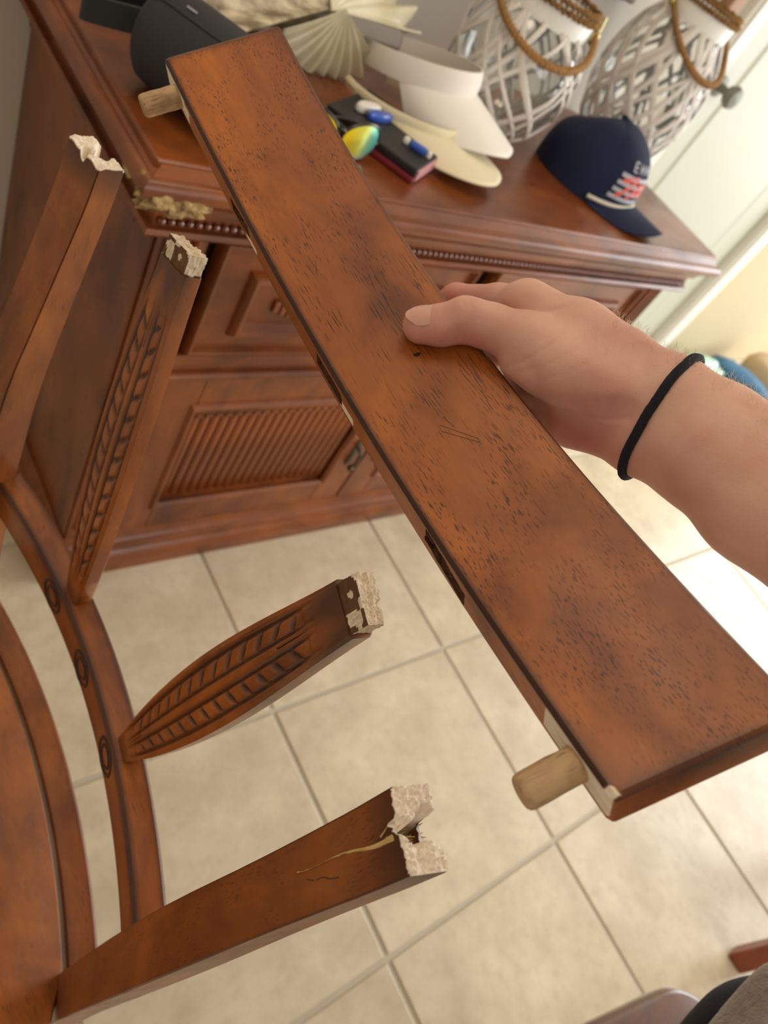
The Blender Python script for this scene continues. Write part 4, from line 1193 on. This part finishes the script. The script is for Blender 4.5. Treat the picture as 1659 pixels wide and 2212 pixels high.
# ------------------------------------------------------------------ person: left forearm and hand
def surface_nets(f, origin, h):
    s = f < 0; nx, ny, nz = f.shape
    c = np.zeros((nx - 1, ny - 1, nz - 1, 3)); cnt = np.zeros((nx - 1, ny - 1, nz - 1))
    for ax in range(3):
        o1, o2 = [a for a in range(3) if a != ax]
        for d1 in (0, 1):
            for d2 in (0, 1):
                sl0 = [None] * 3; sl0[ax] = slice(0, -1); sl0[o1] = slice(d1, f.shape[o1] - 1 + d1); sl0[o2] = slice(d2, f.shape[o2] - 1 + d2)
                sl1 = list(sl0); sl1[ax] = slice(1, None)
                a = f[tuple(sl0)]; b = f[tuple(sl1)]; m = (a < 0) != (b < 0)
                t = np.where(m, a / np.where(m, a - b, 1), 0)
                c[..., ax] += np.where(m, t, 0); c[..., o1] += m * d1; c[..., o2] += m * d2; cnt += m
    act = cnt > 0; idx = -np.ones(act.shape, int); I = np.argwhere(act); idx[act] = np.arange(len(I))
    V = (I + c[act] / cnt[act][:, None]) * h + origin
    Q = []
    for ax in range(3):
        o1, o2 = (ax + 1) % 3, (ax + 2) % 3
        sl = [slice(1, -1)] * 3; sl[ax] = slice(0, -1); a = s[tuple(sl)]; sl[ax] = slice(1, None); b = s[tuple(sl)]
        E = np.argwhere(a != b); base = E.copy(); base[:, o1] += 1; base[:, o2] += 1
        fl = a[tuple(E.T)]
        qs = []
        for d1, d2 in ((0, 0), (-1, 0), (-1, -1), (0, -1)):
            q = base.copy(); q[:, o1] += d1; q[:, o2] += d2; qs.append(idx[tuple(q.T)])
        q = np.stack(qs, 1); q[~fl] = q[~fl][:, ::-1]; Q.append(q)
    return V, np.concatenate(Q)


def smin(a, b, k):
    h = np.clip(0.5 + 0.5 * (b - a) / k, 0, 1); return b * (1 - h) + a * h - k * h * (1 - h)


def capsule(P, a, b, ra, rb):
    a = np.array(a); b = np.array(b); ba = b - a; t = np.clip(((P - a) @ ba) / (ba @ ba), 0, 1)
    return np.linalg.norm(P - a - t[..., None] * ba, axis=-1) - (ra + (rb - ra) * t)


# joints in metres: thumb, fingers, palm, wrist, forearm
THUMB = [((-0.3939, 0.3491, 1.0306), 0.0099), ((-0.3857, 0.3435, 1.0361), 0.0104), ((-0.3775, 0.3387, 1.0443), 0.0112), ((-0.3694, 0.3286, 1.0494), 0.0116), ((-0.3607, 0.3102, 1.0564), 0.0148), ((-0.3535, 0.2858, 1.0602), 0.0190), ((-0.3463, 0.2625, 1.0674), 0.0180)]
INDEX = [((-0.3386, 0.3372, 1.0571), 0.0124), ((-0.3377, 0.3548, 1.0439), 0.0106), ((-0.3387, 0.3799, 1.0240), 0.0094), ((-0.3534, 0.3848, 0.9961), 0.0084), ((-0.3685, 0.3767, 0.9843), 0.0075)]
MIDDLE = [((-0.3180, 0.3128, 1.0573), 0.0128), ((-0.3248, 0.3294, 1.0360), 0.0100), ((-0.3362, 0.3481, 1.0084), 0.0094), ((-0.3589, 0.3456, 0.9880), 0.0084), ((-0.3745, 0.3376, 0.9775), 0.0075)]
RING = [((-0.3116, 0.3004, 1.0444), 0.0122), ((-0.3251, 0.3068, 1.0289), 0.0098), ((-0.3409, 0.3145, 1.0120), 0.0092), ((-0.3619, 0.3123, 0.9963), 0.0082), ((-0.3755, 0.3073, 0.9894), 0.0073)]
PINKY = [((-0.3085, 0.2839, 1.0350), 0.0112), ((-0.3268, 0.2818, 1.0251), 0.0086), ((-0.3458, 0.2821, 1.0189), 0.0080), ((-0.3633, 0.2800, 1.0098), 0.0072), ((-0.3729, 0.2771, 1.0048), 0.0064)]
WA, WB, WM = (-0.3287, 0.2458, 1.0841), (-0.3398, 0.2351, 1.0613), (-0.3328, 0.2415, 1.0747)
PALM = [(((-0.3386, 0.3372, 1.0571), 0.0124), ((-0.3333, 0.3043, 1.0677), 0.0165)), (((-0.3320, 0.3167, 1.0429), 0.0120), ((-0.3385, 0.3019, 1.0252), 0.0125)), (((-0.3293, 0.3222, 1.0516), 0.0110), ((-0.3320, 0.3167, 1.0429), 0.0120)), ((WA, 0.0160), ((-0.3333, 0.3043, 1.0677), 0.0150)), ((WM, 0.0170), MIDDLE[0]), ((WM, 0.0170), RING[0]), ((WB, 0.0150), PINKY[0]), (INDEX[0], MIDDLE[0]), (MIDDLE[0], RING[0]), (RING[0], PINKY[0]),
        (((-0.3363, 0.2496, 1.0548), 0.0165), ((-0.3383, 0.2696, 1.0372), 0.0145)), (((-0.3334, 0.2772, 1.0733), 0.0165), ((-0.3363, 0.3045, 1.0648), 0.0155)), (((-0.3356, 0.2705, 1.0583), 0.0180), ((-0.3419, 0.2874, 1.0407), 0.0120))]
ARM = [((WA, 0.0170), ((-0.3249, 0.2197, 1.0910), 0.0172)), ((WB, 0.0155), ((-0.3368, 0.2104, 1.0712), 0.0165)), ((WM, 0.0185), ((-0.3332, 0.2142, 1.0798), 0.0200)),
       (((-0.3249, 0.2197, 1.0910), 0.0172), ((-0.3213, 0.1863, 1.0966), 0.0230)), (((-0.3368, 0.2104, 1.0712), 0.0165), ((-0.3367, 0.1767, 1.0793), 0.0192)), (((-0.3332, 0.2142, 1.0798), 0.0200), ((-0.3304, 0.1806, 1.0861), 0.0262)),
       (((-0.3213, 0.1863, 1.0966), 0.0230), ((-0.262, 0.010, 1.128), 0.0340)), (((-0.3367, 0.1767, 1.0793), 0.0192), ((-0.285, 0.020, 1.105), 0.0300)), (((-0.3304, 0.1806, 1.0861), 0.0262), ((-0.275, 0.010, 1.115), 0.0380)),
       (((-0.275, 0.000, 1.117), 0.0380), ((-0.225, -0.100, 1.172), 0.0400))]
allp = [q[0] for ch in (THUMB, INDEX, MIDDLE, RING, PINKY) for q in ch] + [e[0] for p in PALM + ARM for e in p]
lo = np.min(allp, 0) - 0.045; hi = np.max(allp, 0) + 0.045
hstep = 0.00125
nn = np.ceil((hi - lo) / hstep).astype(int)
g = np.stack(np.meshgrid(*[lo[i] + hstep * np.arange(nn[i]) for i in range(3)], indexing='ij'), -1).astype(np.float32)
BIG = np.full(g.shape[:3], 1.0, np.float32)
def local(fn, pts, rad):
    """evaluate only near the primitive"""
    pts = np.array(pts); a = np.maximum(((pts.min(0) - rad - lo) / hstep).astype(int), 0); b = np.minimum(((pts.max(0) + rad - lo) / hstep).astype(int) + 2, nn)
    out_ = BIG.copy(); sl = tuple(slice(a[i], b[i]) for i in range(3)); out_[sl] = fn(g[sl]); return out_
def chain(ch, k=0.004):
    d = BIG.copy()
    for (a, ra), (b, rb) in zip(ch[:-1], ch[1:]):
        c_ = local(lambda P: capsule(P, a, b, ra, rb), [a, b], max(ra, rb) + 0.03); d = smin(d, c_, k)
    return d
palm = BIG.copy()
for (a, ra), (b, rb) in PALM + ARM:
    palm = smin(palm, local(lambda P: capsule(P, a, b, ra, rb), [a, b], max(ra, rb) + 0.03), 0.010)
body = palm
body = smin(body, chain(THUMB, 0.005), 0.0075)
body = smin(body, local(lambda P: capsule(P, (-0.3822, 0.3407, 1.0499), (-0.3791, 0.3369, 1.0523), 0.0052, 0.0052), [(-0.3822, 0.3407, 1.0499), (-0.3791, 0.3369, 1.0523)], 0.03), 0.006)
body = smin(body, local(lambda P: capsule(P, (-0.3683, 0.3039, 1.0455), (-0.3648, 0.2926, 1.0485), 0.0065, 0.0070), [(-0.3683, 0.3039, 1.0455), (-0.3648, 0.2926, 1.0485)], 0.03), 0.006)
for ch in (INDEX, MIDDLE, RING, PINKY): body = smin(body, chain(ch, 0.004), 0.0045)
# soft tissue dents: crease under the thumb knuckle, web fold, wrist crease
def dent(a, b, r, k, d):
    global body
    c_ = local(lambda P: capsule(P, a, b, r, r), [a, b], 0.03); body = np.maximum(body, -c_) * k + body * (1 - k) if d == 0 else body + d * np.exp(-(np.maximum(c_, 0) / r) ** 2) * (c_ < 0.9)
dent((-0.3586, 0.2468, 1.0736), (-0.3761, 0.2769, 1.0437), 0.0030, 0, 0.0016)
dent((-0.3837, 0.3414, 1.0548), (-0.3836, 0.3252, 1.0413), 0.0020, 0, 0.0004)
dent((-0.3790, 0.2917, 1.0508), (-0.3614, 0.2939, 1.0676), 0.0014, 0, 0.0005)
dent((-0.3763, 0.2866, 1.0550), (-0.3569, 0.2825, 1.0715), 0.0014, 0, 0.0004)
dent((-0.3903, 0.3313, 1.0337), (-0.3875, 0.3315, 1.0410), 0.0022, 0, 0.0010)
dent((-0.3874, 0.3437, 1.0526), (-0.3869, 0.3272, 1.0393), 0.0015, 0, 0.0003)
HV, HF = surface_nets(body, lo, hstep)
# smooth
def laplace(V, F, it=3, lam=0.5):
    e = np.concatenate([F[:, [0, 1]], F[:, [1, 2]], F[:, [2, 3]], F[:, [3, 0]]]); e = np.concatenate([e, e[:, ::-1]])
    cnt = np.bincount(e[:, 0], minlength=len(V))[:, None]
    for _ in range(it):
        acc = np.stack([np.bincount(e[:, 0], weights=V[e[:, 1], k], minlength=len(V)) for k in range(3)], 1); V = V * (1 - lam) + lam * acc / np.maximum(cnt, 1)
    return V
HV = laplace(HV, HF, 3)
# skin creases: fine grooves pressed into the surface
e_ = lambda k0, k1: HV[HF[:, k1]] - HV[HF[:, k0]]
NRM = np.zeros_like(HV); cr_ = np.cross(e_(0, 1), e_(0, 3)) + np.cross(e_(2, 3), e_(2, 1))
for k in range(4):
    for d in range(3): NRM[:, d] += np.bincount(HF[:, k], weights=cr_[:, d], minlength=len(HV))
NRM /= np.linalg.norm(NRM, axis=1)[:, None] + 1e-9
CREASES = [([(-0.3824, 0.2990, 1.0501), (-0.3744, 0.2972, 1.0569), (-0.3607, 0.2976, 1.0704)], 1.0), ([(-0.3794, 0.2942, 1.0503), (-0.3688, 0.2904, 1.0584), (-0.3544, 0.2896, 1.0719)], 0.8), ([(-0.3716, 0.2967, 1.0593), (-0.3637, 0.2974, 1.0674), (-0.3583, 0.3003, 1.0742)], 0.6),
           ([(-0.3750, 0.2881, 1.0511), (-0.3642, 0.2834, 1.0589), (-0.3529, 0.2816, 1.0689)], 0.5), ([(-0.3724, 0.3309, 1.0629), (-0.3633, 0.3236, 1.0675), (-0.3527, 0.3160, 1.0735), (-0.3442, 0.3132, 1.0801)], 1.1), ([(-0.3865, 0.3415, 1.0552), (-0.3854, 0.3383, 1.0544)], 0.6), ([(-0.3839, 0.3401, 1.0569), (-0.3833, 0.3370, 1.0557)], 0.6),
           ([(-0.3933, 0.3255, 1.0396), (-0.3909, 0.3278, 1.0432)], 1.2), ([(-0.3730, 0.2774, 1.0470), (-0.3616, 0.2653, 1.0512), (-0.3515, 0.2569, 1.0562), (-0.3409, 0.2510, 1.0632)], 1.4), ([(-0.3481, 0.2452, 1.0679), (-0.3489, 0.2367, 1.0623), (-0.3534, 0.2285, 1.0534)], 0.5), ([(-0.3446, 0.2440, 1.0706), (-0.3468, 0.2334, 1.0625), (-0.3509, 0.2255, 1.0541)], 0.4)]
v0 = np.array((Vector(co.location) - Vector((-0.3637, 0.2993, 1.0534))).normalized()); crease = np.zeros(len(HV))
facing = (NRM @ v0) > 0.05
for pl, amp in CREASES:
    pl = [tuple(q) for q in bez(pl, 5)] if len(pl) > 2 else pl
    for a, b in zip(pl[:-1], pl[1:]):
        a = np.array(a); b = np.array(b); a = a - v0 * (a @ v0); b = b - v0 * (b @ v0); Q_ = HV - np.outer(HV @ v0, v0)
        t = np.clip(((Q_ - a) @ (b - a)) / ((b - a) @ (b - a)), 0, 1); d_ = np.linalg.norm(Q_ - a - t[:, None] * (b - a), axis=1)
        crease = np.maximum(crease, amp * np.exp(-(d_ / 0.0013) ** 2) * facing * (0.65 + 0.35 * vnoise(HV, 160, 3)))
HV = HV - NRM * (crease * 0.00055)[:, None]
def skin_material():
    m, nt, b = nmat('skin'); L = nt.links.new
    tc = N(nt, 'ShaderNodeTexCoord')
    n1 = N(nt, 'ShaderNodeTexNoise'); n1.inputs['Scale'].default_value = 28; n1.inputs['Detail'].default_value = 3; L(tc.outputs['Object'], n1.inputs['Vector'])
    r = N(nt, 'ShaderNodeValToRGB'); r.color_ramp.elements[0].position = 0.35; r.color_ramp.elements[1].position = 0.7
    r.color_ramp.elements[0].color = sr(230, 184, 164); r.color_ramp.elements[1].color = sr(208, 150, 136); L(n1.outputs[0], r.inputs[0])
    at = N(nt, 'ShaderNodeAttribute', attribute_name='pink'); mx = N(nt, 'ShaderNodeMix', data_type='RGBA')
    L(at.outputs['Fac'], mx.inputs[0]); L(r.outputs[0], mx.inputs[6]); mx.inputs[7].default_value = sr(206, 124, 116); L(mx.outputs[2], b.inputs['Base Color'])
    b.inputs['Roughness'].default_value = 0.5; b.inputs['Subsurface Weight'].default_value = 0.35
    b.inputs['Subsurface Radius'].default_value = (1, 0.32, 0.16); b.inputs['Subsurface Scale'].default_value = 0.005
    v = N(nt, 'ShaderNodeTexVoronoi'); v.inputs['Scale'].default_value = 900; L(tc.outputs['Object'], v.inputs['Vector'])
    n2 = N(nt, 'ShaderNodeTexNoise'); n2.inputs['Scale'].default_value = 140; n2.inputs['Detail'].default_value = 4; L(tc.outputs['Object'], n2.inputs['Vector'])
    ad = N(nt, 'ShaderNodeMath', operation='MULTIPLY_ADD'); L(v.outputs['Distance'], ad.inputs[0]); ad.inputs[1].default_value = 0.25; L(n2.outputs[0], ad.inputs[2])
    bp = N(nt, 'ShaderNodeBump'); bp.inputs['Strength'].default_value = 0.35; bp.inputs['Distance'].default_value = 0.0006
    L(ad.outputs[0], bp.inputs['Height']); L(bp.outputs[0], b.inputs['Normal']); return m
M['skin'] = skin_material()
pink = np.zeros(len(HV))
for (c_, rr) in (((THUMB[0][0]), 0.020), ((THUMB[2][0]), 0.010), ((-0.3835, 0.3256, 1.0415), 0.012), ((-0.3447, 0.2600, 1.0421), 0.030), ((-0.3478, 0.3838, 1.0265), 0.03)):
    pink = np.maximum(pink, 0.55 * np.exp(-(np.linalg.norm(HV - np.array(c_), axis=1) / rr) ** 2))
PE = empty('person', WM); bpy.context.view_layer.update()
tag(PE, 'person reaching in from the right, hand gripping the loose rail, grey cloth at lower right', 'person')
pink = np.maximum(pink, 0.22 * np.minimum(crease, 1))
arm = mesh_obj('forearm_and_hand', HV - np.array(WM), HF, M['skin'], PE, True, attrs={'pink': pink})
# thumb nail
nail_c = Vector((-0.4007, 0.3475, 1.0374))
ta = (Vector(THUMB[2][0]) - Vector(THUMB[0][0])).normalized()
camp = Vector(co.location); vv = (camp - nail_c).normalized()
tup = Vector((-0.3991, 0.3563, 1.0439)) - Vector((-0.4011, 0.3448, 1.0354))
nn_ = (vv + 0.75 * tup.normalized()).normalized(); nn_ = (nn_ - ta * nn_.dot(ta)).normalized(); sd = ta.cross(nn_).normalized()
cen = Vector(THUMB[0][0]).lerp(Vector(THUMB[1][0]), 0.20)
V = []; F = []; nu, nv = 14, 14
for top in (1, 0):
    for i in range(nv + 1):
        for j in range(nu + 1):
            u = -1 + 2 * j / nu; v = -1 + 2 * i / nv
            wv = 0.0070 * (1 - 0.10 * abs(v)) * (1 - max(0, -v - 0.45) ** 2 * 1.1) * (1 - 0.10 * max(0, v))
            a = u * wv / 0.0098
            R_ = 0.01045 - 0.00045 * top * 0 + (0.0002 if top else -0.0008)
            l = v * 0.0096 * (1 - 0.18 * u * u if v > 0 else 1 - 0.30 * u * u)
            dropv = -0.0010 * max(0, -v - 0.3) - 0.0006 * max(0, v)
            V.append(cen + ta * l + nn_ * ((R_ + dropv) * math.cos(a) ) + sd * (R_ * math.sin(a)) - Vector(WM))
q = (nv + 1) * (nu + 1)
for i in range(nv):
    for j in range(nu):
        a = i * (nu + 1) + j; F.append((a, a + 1, a + nu + 2, a + nu + 1)); F.append((q + a, q + a + nu + 1, q + a + nu + 2, q + a + 1))
bnd = [j for j in range(nu + 1)] + [(i + 1) * (nu + 1) + nu for i in range(nv)] + [nv * (nu + 1) + j for j in range(nu - 1, -1, -1)] + [i * (nu + 1) for i in range(nv - 1, 0, -1)]
for k in range(len(bnd)):
    a, b = bnd[k], bnd[(k + 1) % len(bnd)]; F.append((a, q + a, q + b, b))
M['nail'] = plain('fingernail', sr(226, 166, 148), 0.3, coat=0.4, sss=0.3)
mesh_obj('thumbnail', V, F, M['nail'], arm, True, sharp=60)
# fine arm hairs catching the light
mb = MB(); r = random.Random(12); hk = 0
NRM = np.zeros_like(HV)
for k in range(4):
    a = HV[HF[:, k]]; b = HV[HF[:, (k + 1) % 4]]; c_ = HV[HF[:, (k + 3) % 4]]; cr_ = np.cross(b - a, c_ - a)
    for d in range(3): NRM[:, d] += np.bincount(HF[:, k], weights=cr_[:, d], minlength=len(HV))
NRM /= np.linalg.norm(NRM, axis=1)[:, None] + 1e-9
adir = (Vector(ARM[6][1][0]) - Vector(WA)).normalized(); wa = np.array(WA)
sel = [i for i in range(len(HV)) if ((HV[i] - wa) @ np.array(adir)) > -0.05 and NRM[i] @ np.array(tup.normalized()) > 0.55 and ((HV[i] - wa) @ np.array(adir)) < 0.12]
CR = NRM
for i in r.sample(sel, min(len(sel), 900)):
    p = Vector(HV[i]); nrm = Vector(NRM[i]); d = (nrm * r.uniform(0.25, 0.8) - adir * r.uniform(-0.3, 0.6) + Vector([r.uniform(-0.4, 0.4) for _ in range(3)])).normalized()
    l = r.uniform(0.002, 0.0055); q1 = p + d * l * 0.5; q2 = p + (d + Vector([r.uniform(-0.3, 0.3) for _ in range(3)])).normalized() * l
    tube(mb, [p - nrm * 0.0005 - Vector(WM), q1 - Vector(WM), q2 - Vector(WM)], 0.00006, 3, cap=False)
o = mb.build('arm_hair', plain('fair_arm_hair', sr(232, 214, 186), 0.4), arm); o['kind'] = 'stuff'
# hair tie round the wrist
mb = MB(); e1 = Vector((-0.3190, 0.2498, 1.0957)); e2 = Vector((-0.3478, 0.2286, 1.0498)); cc = (e1 + e2) / 2; ua = (e1 - e2) / 2
vn = (camp - cc).normalized(); adir2 = (Vector(ARM[5][1][0]) - Vector(WM)).normalized(); vb = ua.normalized().cross(adir2).normalized()
if vb.dot(vn) < 0: vb = -vb
bva = body  # signed distance used to seat the band on the skin
def sdf_at(p):
    q = (np.array(p) - lo) / hstep; i = np.floor(q).astype(int); i = np.clip(i, 0, nn - 2); f_ = q - i; v = 0
    for a in (0, 1):
        for b in (0, 1):
            for c_ in (0, 1): v += body[i[0] + a, i[1] + b, i[2] + c_] * (f_[0] if a else 1 - f_[0]) * (f_[1] if b else 1 - f_[1]) * (f_[2] if c_ else 1 - f_[2])
    return v
pts = []
for a in np.linspace(0, 2 * math.pi, 73)[:-1]:
    d = (ua.normalized() * math.cos(a) + vb * math.sin(a)).normalized(); t = 0.004
    while sdf_at(cc + d * t) < 0.0010 and t < 0.06: t += 0.0004
    pts.append(cc + d * t)
for _ in range(6): pts = [(pts[k - 1] + pts[k] * 2 + pts[(k + 1) % 72]) / 4 for k in range(72)]
org = cc.copy()
rings = []
for k in range(144):
    p = pts[k // 2] if k % 2 == 0 else (pts[k // 2] + pts[(k // 2 + 1) % 72]) / 2
    t = (pts[(k // 2 + 1) % 72] - pts[k // 2 - 1]).normalized(); n_ = (p - cc).normalized(); n_ = (n_ - t * n_.dot(t)).normalized(); b_ = t.cross(n_)
    ring = []
    for j in range(14):
        a = 2 * math.pi * j / 14; rr = 0.0023 * (1 + 0.06 * math.cos(3 * a + k * 0.35) + 0.04 * r.uniform(-1, 1)); ring.append(p + n_ * rr * math.cos(a) + b_ * rr * math.sin(a) - org)
    rings.append(ring)
mb.sweep(rings, loop=True)
M['hairtie'] = plain('black_elastic', sr(20, 22, 34), 0.9, bump=1.0, bscale=1600)
o = mb.build('hair_tie', M['hairtie'], None, True); o.location = org
tag(o, 'black elastic hair tie worn around the wrist', 'hair tie')

# ------------------------------------------------------------------ rest of the person, almost all outside the frame
M['trouser'] = plain('dark_navy_trouser_cloth', sr(14, 20, 38), 0.92, bump=0.6, bscale=500)
M['shirt'] = plain('grey_marl_cloth', sr(150, 138, 128), 0.95, bump=1.4, bscale=330, var=0.3, vscale=160, sheen=0.3)
M['hair'] = plain('brown_hair', sr(70, 46, 32), 0.6, bump=1.0, bscale=120, stretch=(1, 1, 0.1))


def sdf_mesh(name, fn, lo_, hi_, h_, mat, parent, org, it=2):
    n_ = np.ceil((np.array(hi_) - lo_) / h_).astype(int)
    g_ = np.stack(np.meshgrid(*[lo_[i] + h_ * np.arange(n_[i]) for i in range(3)], indexing='ij'), -1)
    V_, F_ = surface_nets(fn(g_), np.array(lo_), h_)
    return mesh_obj(name, laplace(V_, F_, it) - np.array(org), F_, mat, parent, True)


def ell(P, c, r):
    q = (P - np.array(c)) / np.array(r); l = np.linalg.norm(q, axis=-1); return (l - 1) * min(r)


EL = (-0.275, -0.010, 1.118); SH = (-0.135, -0.270, 1.270); SL = (-0.455, -0.330, 1.270); BC = np.array([-0.252, -0.170]); BT = np.array([-0.290, -0.290])
HL = (-0.70, -0.06, 1.16); ELL_ = (-0.62, -0.25, 1.02)
def shirt_fn(P):
    d = smin(capsule(P, (BC[0] - 0.075, BC[1], 0.80), (BT[0] - 0.085, BT[1], 1.20), 0.110, 0.100), capsule(P, (BC[0] + 0.068, BC[1] - 0.006, 0.80), (BT[0] + 0.085, BT[1], 1.20), 0.110, 0.100), 0.05)
    d = smin(d, capsule(P, SH, SL, 0.062, 0.062), 0.05)
    e = np.array(SH) + (np.array(EL) - np.array(SH)) * 0.66; d = smin(d, capsule(P, SH, e, 0.060, 0.054), 0.02)
    e = np.array(SL) + (np.array(ELL_) - np.array(SL)) * 0.66; d = smin(d, capsule(P, SL, e, 0.060, 0.054), 0.02)
    wr = 0.003 * np.sin(P[..., 2] * 70 + 3 * np.sin(P[..., 0] * 18)) + 0.003 * np.sin(P[..., 0] * 60 + P[..., 2] * 25)
    d = d + wr; d = np.maximum(d, 0.752 + 0.008 * np.sin(P[..., 0] * 30) - P[..., 2])
    return np.maximum(d, -capsule(P, (BT[0], BT[1] + 0.01, 1.30), (BT[0], BT[1] + 0.02, 1.42), 0.058, 0.07))
sdf_mesh('shirt', shirt_fn, (-0.80, -0.50, 0.70), (0.02, 0.06, 1.42), 0.0075, M['shirt'], PE, WM)
def trouser_fn(P):
    d = ell(P, (BC[0], BC[1], 0.84), (0.150, 0.090, 0.12))
    for sx in (-1, 1):
        hip, kn, an = (BC[0] + sx * 0.088 + 0.008, BC[1] + 0.008, 0.74), (BC[0] + sx * 0.092, BC[1] - 0.085, 0.45), (BC[0] + sx * 0.095 - 0.01, BC[1] - 0.150, 0.10)
        d = smin(d, smin(capsule(P, hip, kn, 0.086, 0.064), capsule(P, kn, an, 0.066, 0.052), 0.02), 0.03)
    return np.maximum(d, 0.085 - P[..., 2])
sdf_mesh('trousers', trouser_fn, (-0.50, -0.42, 0.04), (-0.01, 0.0, 1.0), 0.0085, M['trouser'], PE, WM)
def skin_fn(P):
    d = smin(capsule(P, (BT[0], BT[1] + 0.01, 1.24), (BT[0], BT[1] + 0.03, 1.40), 0.052, 0.050), ell(P, (BT[0], BT[1] + 0.045, 1.475), (0.074, 0.094, 0.110)), 0.02)
    d = smin(d, ell(P, (BT[0], BT[1] + 0.075, 1.405), (0.045, 0.055, 0.045)), 0.03)
    d = smin(d, capsule(P, (BT[0], BT[1] + 0.135, 1.485), (BT[0], BT[1] + 0.148, 1.455), 0.008, 0.012), 0.012)
    for sx in (-1, 1):
        d = smin(d, ell(P, (BT[0] + sx * 0.076, BT[1] + 0.035, 1.470), (0.010, 0.020, 0.030)), 0.006)
        d = np.maximum(d, -ell(P, (BT[0] + sx * 0.031, BT[1] + 0.146, 1.487), (0.016, 0.012, 0.010)))
        d = np.minimum(d, ell(P, (BT[0] + sx * 0.031, BT[1] + 0.126, 1.487), (0.013, 0.013, 0.011)))
    d = smin(d, capsule(P, (BT[0] - 0.018, BT[1] + 0.131, 1.425), (BT[0] + 0.018, BT[1] + 0.131, 1.425), 0.007, 0.007), 0.004)
    d = smin(d, smin(capsule(P, SL, ELL_, 0.046, 0.038), capsule(P, ELL_, HL, 0.040, 0.027), 0.01), 0.01)
    return d
sdf_mesh('head_and_left_arm', skin_fn, (-0.78, -0.42, 0.94), (-0.14, 0.02, 1.62), 0.006, M['skin'], PE, WM)
sdf_mesh('hair', lambda P: np.maximum(np.minimum(ell(P, (BT[0], BT[1] + 0.030, 1.492), (0.084, 0.100, 0.112)), ell(P, (BT[0], BT[1] - 0.030, 1.42), (0.080, 0.060, 0.130))), -ell(P, (BT[0], BT[1] + 0.150, 1.440), (0.080, 0.100, 0.110))), (-0.40, -0.42, 1.26), (-0.18, -0.13, 1.63), 0.006, M['hair'], PE, WM)
M['shoe'] = plain('dark_shoe_leather', sr(40, 34, 32), 0.5)
for sx in (-1, 1):
    sdf_mesh('shoe', lambda P: np.maximum(smin(capsule(P, (BC[0] - 0.01 + sx * 0.095, BC[1] - 0.14 - 0.03, 0.045), (BC[0] - 0.01 + sx * 0.105, BC[1] - 0.14 + 0.13, 0.032), 0.045, 0.036), capsule(P, (BC[0] - 0.01 + sx * 0.095, BC[1] - 0.14 - 0.01, 0.05), (BC[0] - 0.01 + sx * 0.095, BC[1] - 0.14 - 0.01, 0.12), 0.042, 0.040), 0.02), 0.002 - P[..., 2]), (BC[0] - 0.01 + sx * 0.095 - 0.07, BC[1] - 0.14 - 0.10, -0.01), (BC[0] - 0.01 + sx * 0.095 + 0.08, BC[1] - 0.14 + 0.19, 0.17), 0.008, M['shoe'], PE, WM)
# second chair: only a rounded seat corner shows
C2 = empty('stool', (0.0993, -0.1570, 0)); tag(C2, 'brown wooden stool at the bottom right edge, only its glossy rounded seat corner showing', 'stool')
c0 = Vector((0.0993, -0.1570, 0.4600)); ca = Vector((-0.1051, -0.1090, 0.4600)); cb_ = Vector((0.1244, -0.2371, 0.4600))
da = (ca - c0).normalized(); db = (cb_ - c0).normalized()
def rounded_slab(mb, corner, da, db, la, lb, rad, z0, z1, er):
    P = [corner, corner + da * la, corner + da * la + db * lb, corner + db * lb]
    loop = []
    for k in range(4):
        p = P[k]; a = (P[k - 1] - p).normalized(); b = (P[(k + 1) % 4] - p).normalized()
        s = p + a * rad; e = p + b * rad
        for t in np.linspace(0, 1, 9): loop.append((s * (1 - t) + p * t) * (1 - t) + (p * (1 - t) + e * t) * t)
    cen = sum(P, Vector()) / 4; rings = []
    for z, d in [(z0, er * 0.6), (z0 + er * 0.4, 0.0)] + [(z1 - er * (1 - math.sin(a)), er * (1 - math.cos(a))) for a in np.linspace(0, math.pi / 2, 7)]:
        rings.append([((p.x + (cen.x - p.x) * d / 0.2) - C2.location.x, (p.y + (cen.y - p.y) * d / 0.2) - C2.location.y, z) for p in loop])
    mb.sweep(rings)
M['seat2'] = wood('second_chair_wood', sr(112, 62, 36), sr(64, 32, 24), axis=0, pores=0.3, rough=0.3, coat=0.8)
mb = MB(); rounded_slab(mb, Vector((c0.x, c0.y, 0)), Vector((da.x, da.y, 0)), Vector((db.x, db.y, 0)), 0.20, 0.36, 0.045, 0.435, 0.460, 0.012)
mb.build('seat', M['seat2'], C2, True, 60)
cm = Vector((c0.x, c0.y, 0)); D1 = Vector((da.x, da.y, 0)); D2 = Vector((db.x, db.y, 0))
for u, v in ((0.045, 0.05), (0.155, 0.05), (0.045, 0.31), (0.155, 0.31)):
    p = cm + D1 * u + D2 * v - C2.location
    mb = MB(); tube(mb, [(p.x, p.y, 0.0), (p.x, p.y, 0.434)], 0.020, 4, rfun=lambda t: 0.8 + 0.2 * t); mb.build('leg', M['chair_z'], C2)

lf = Vector((0.7260, -0.3793, 0.0000))
ST = empty('side_table', (lf.x, lf.y, 0)); tag(ST, 'reddish-brown wooden table beyond the trousers, only the foot of one square leg showing', 'table')
M['leg2'] = wood('table_leg_wood', sr(150, 74, 44), sr(116, 52, 34), axis=2, pores=0.1, rough=0.35)
for dx, dy in ((0, 0), (0.5, 0), (0, -0.5), (0.5, -0.5)):
    mb = MB(); mb.box(dx - 0.020, dx + 0.020, dy - 0.020, dy + 0.020, 0.0, 0.53, b=0.005); mb.build('leg', M['leg2'], ST)
mb = MB(); mb.box(-0.03, 0.53, -0.53, 0.03, 0.5305, 0.555, b=0.004); mb.build('tabletop', M['leg2'], ST)
bpy.context.view_layer.update()
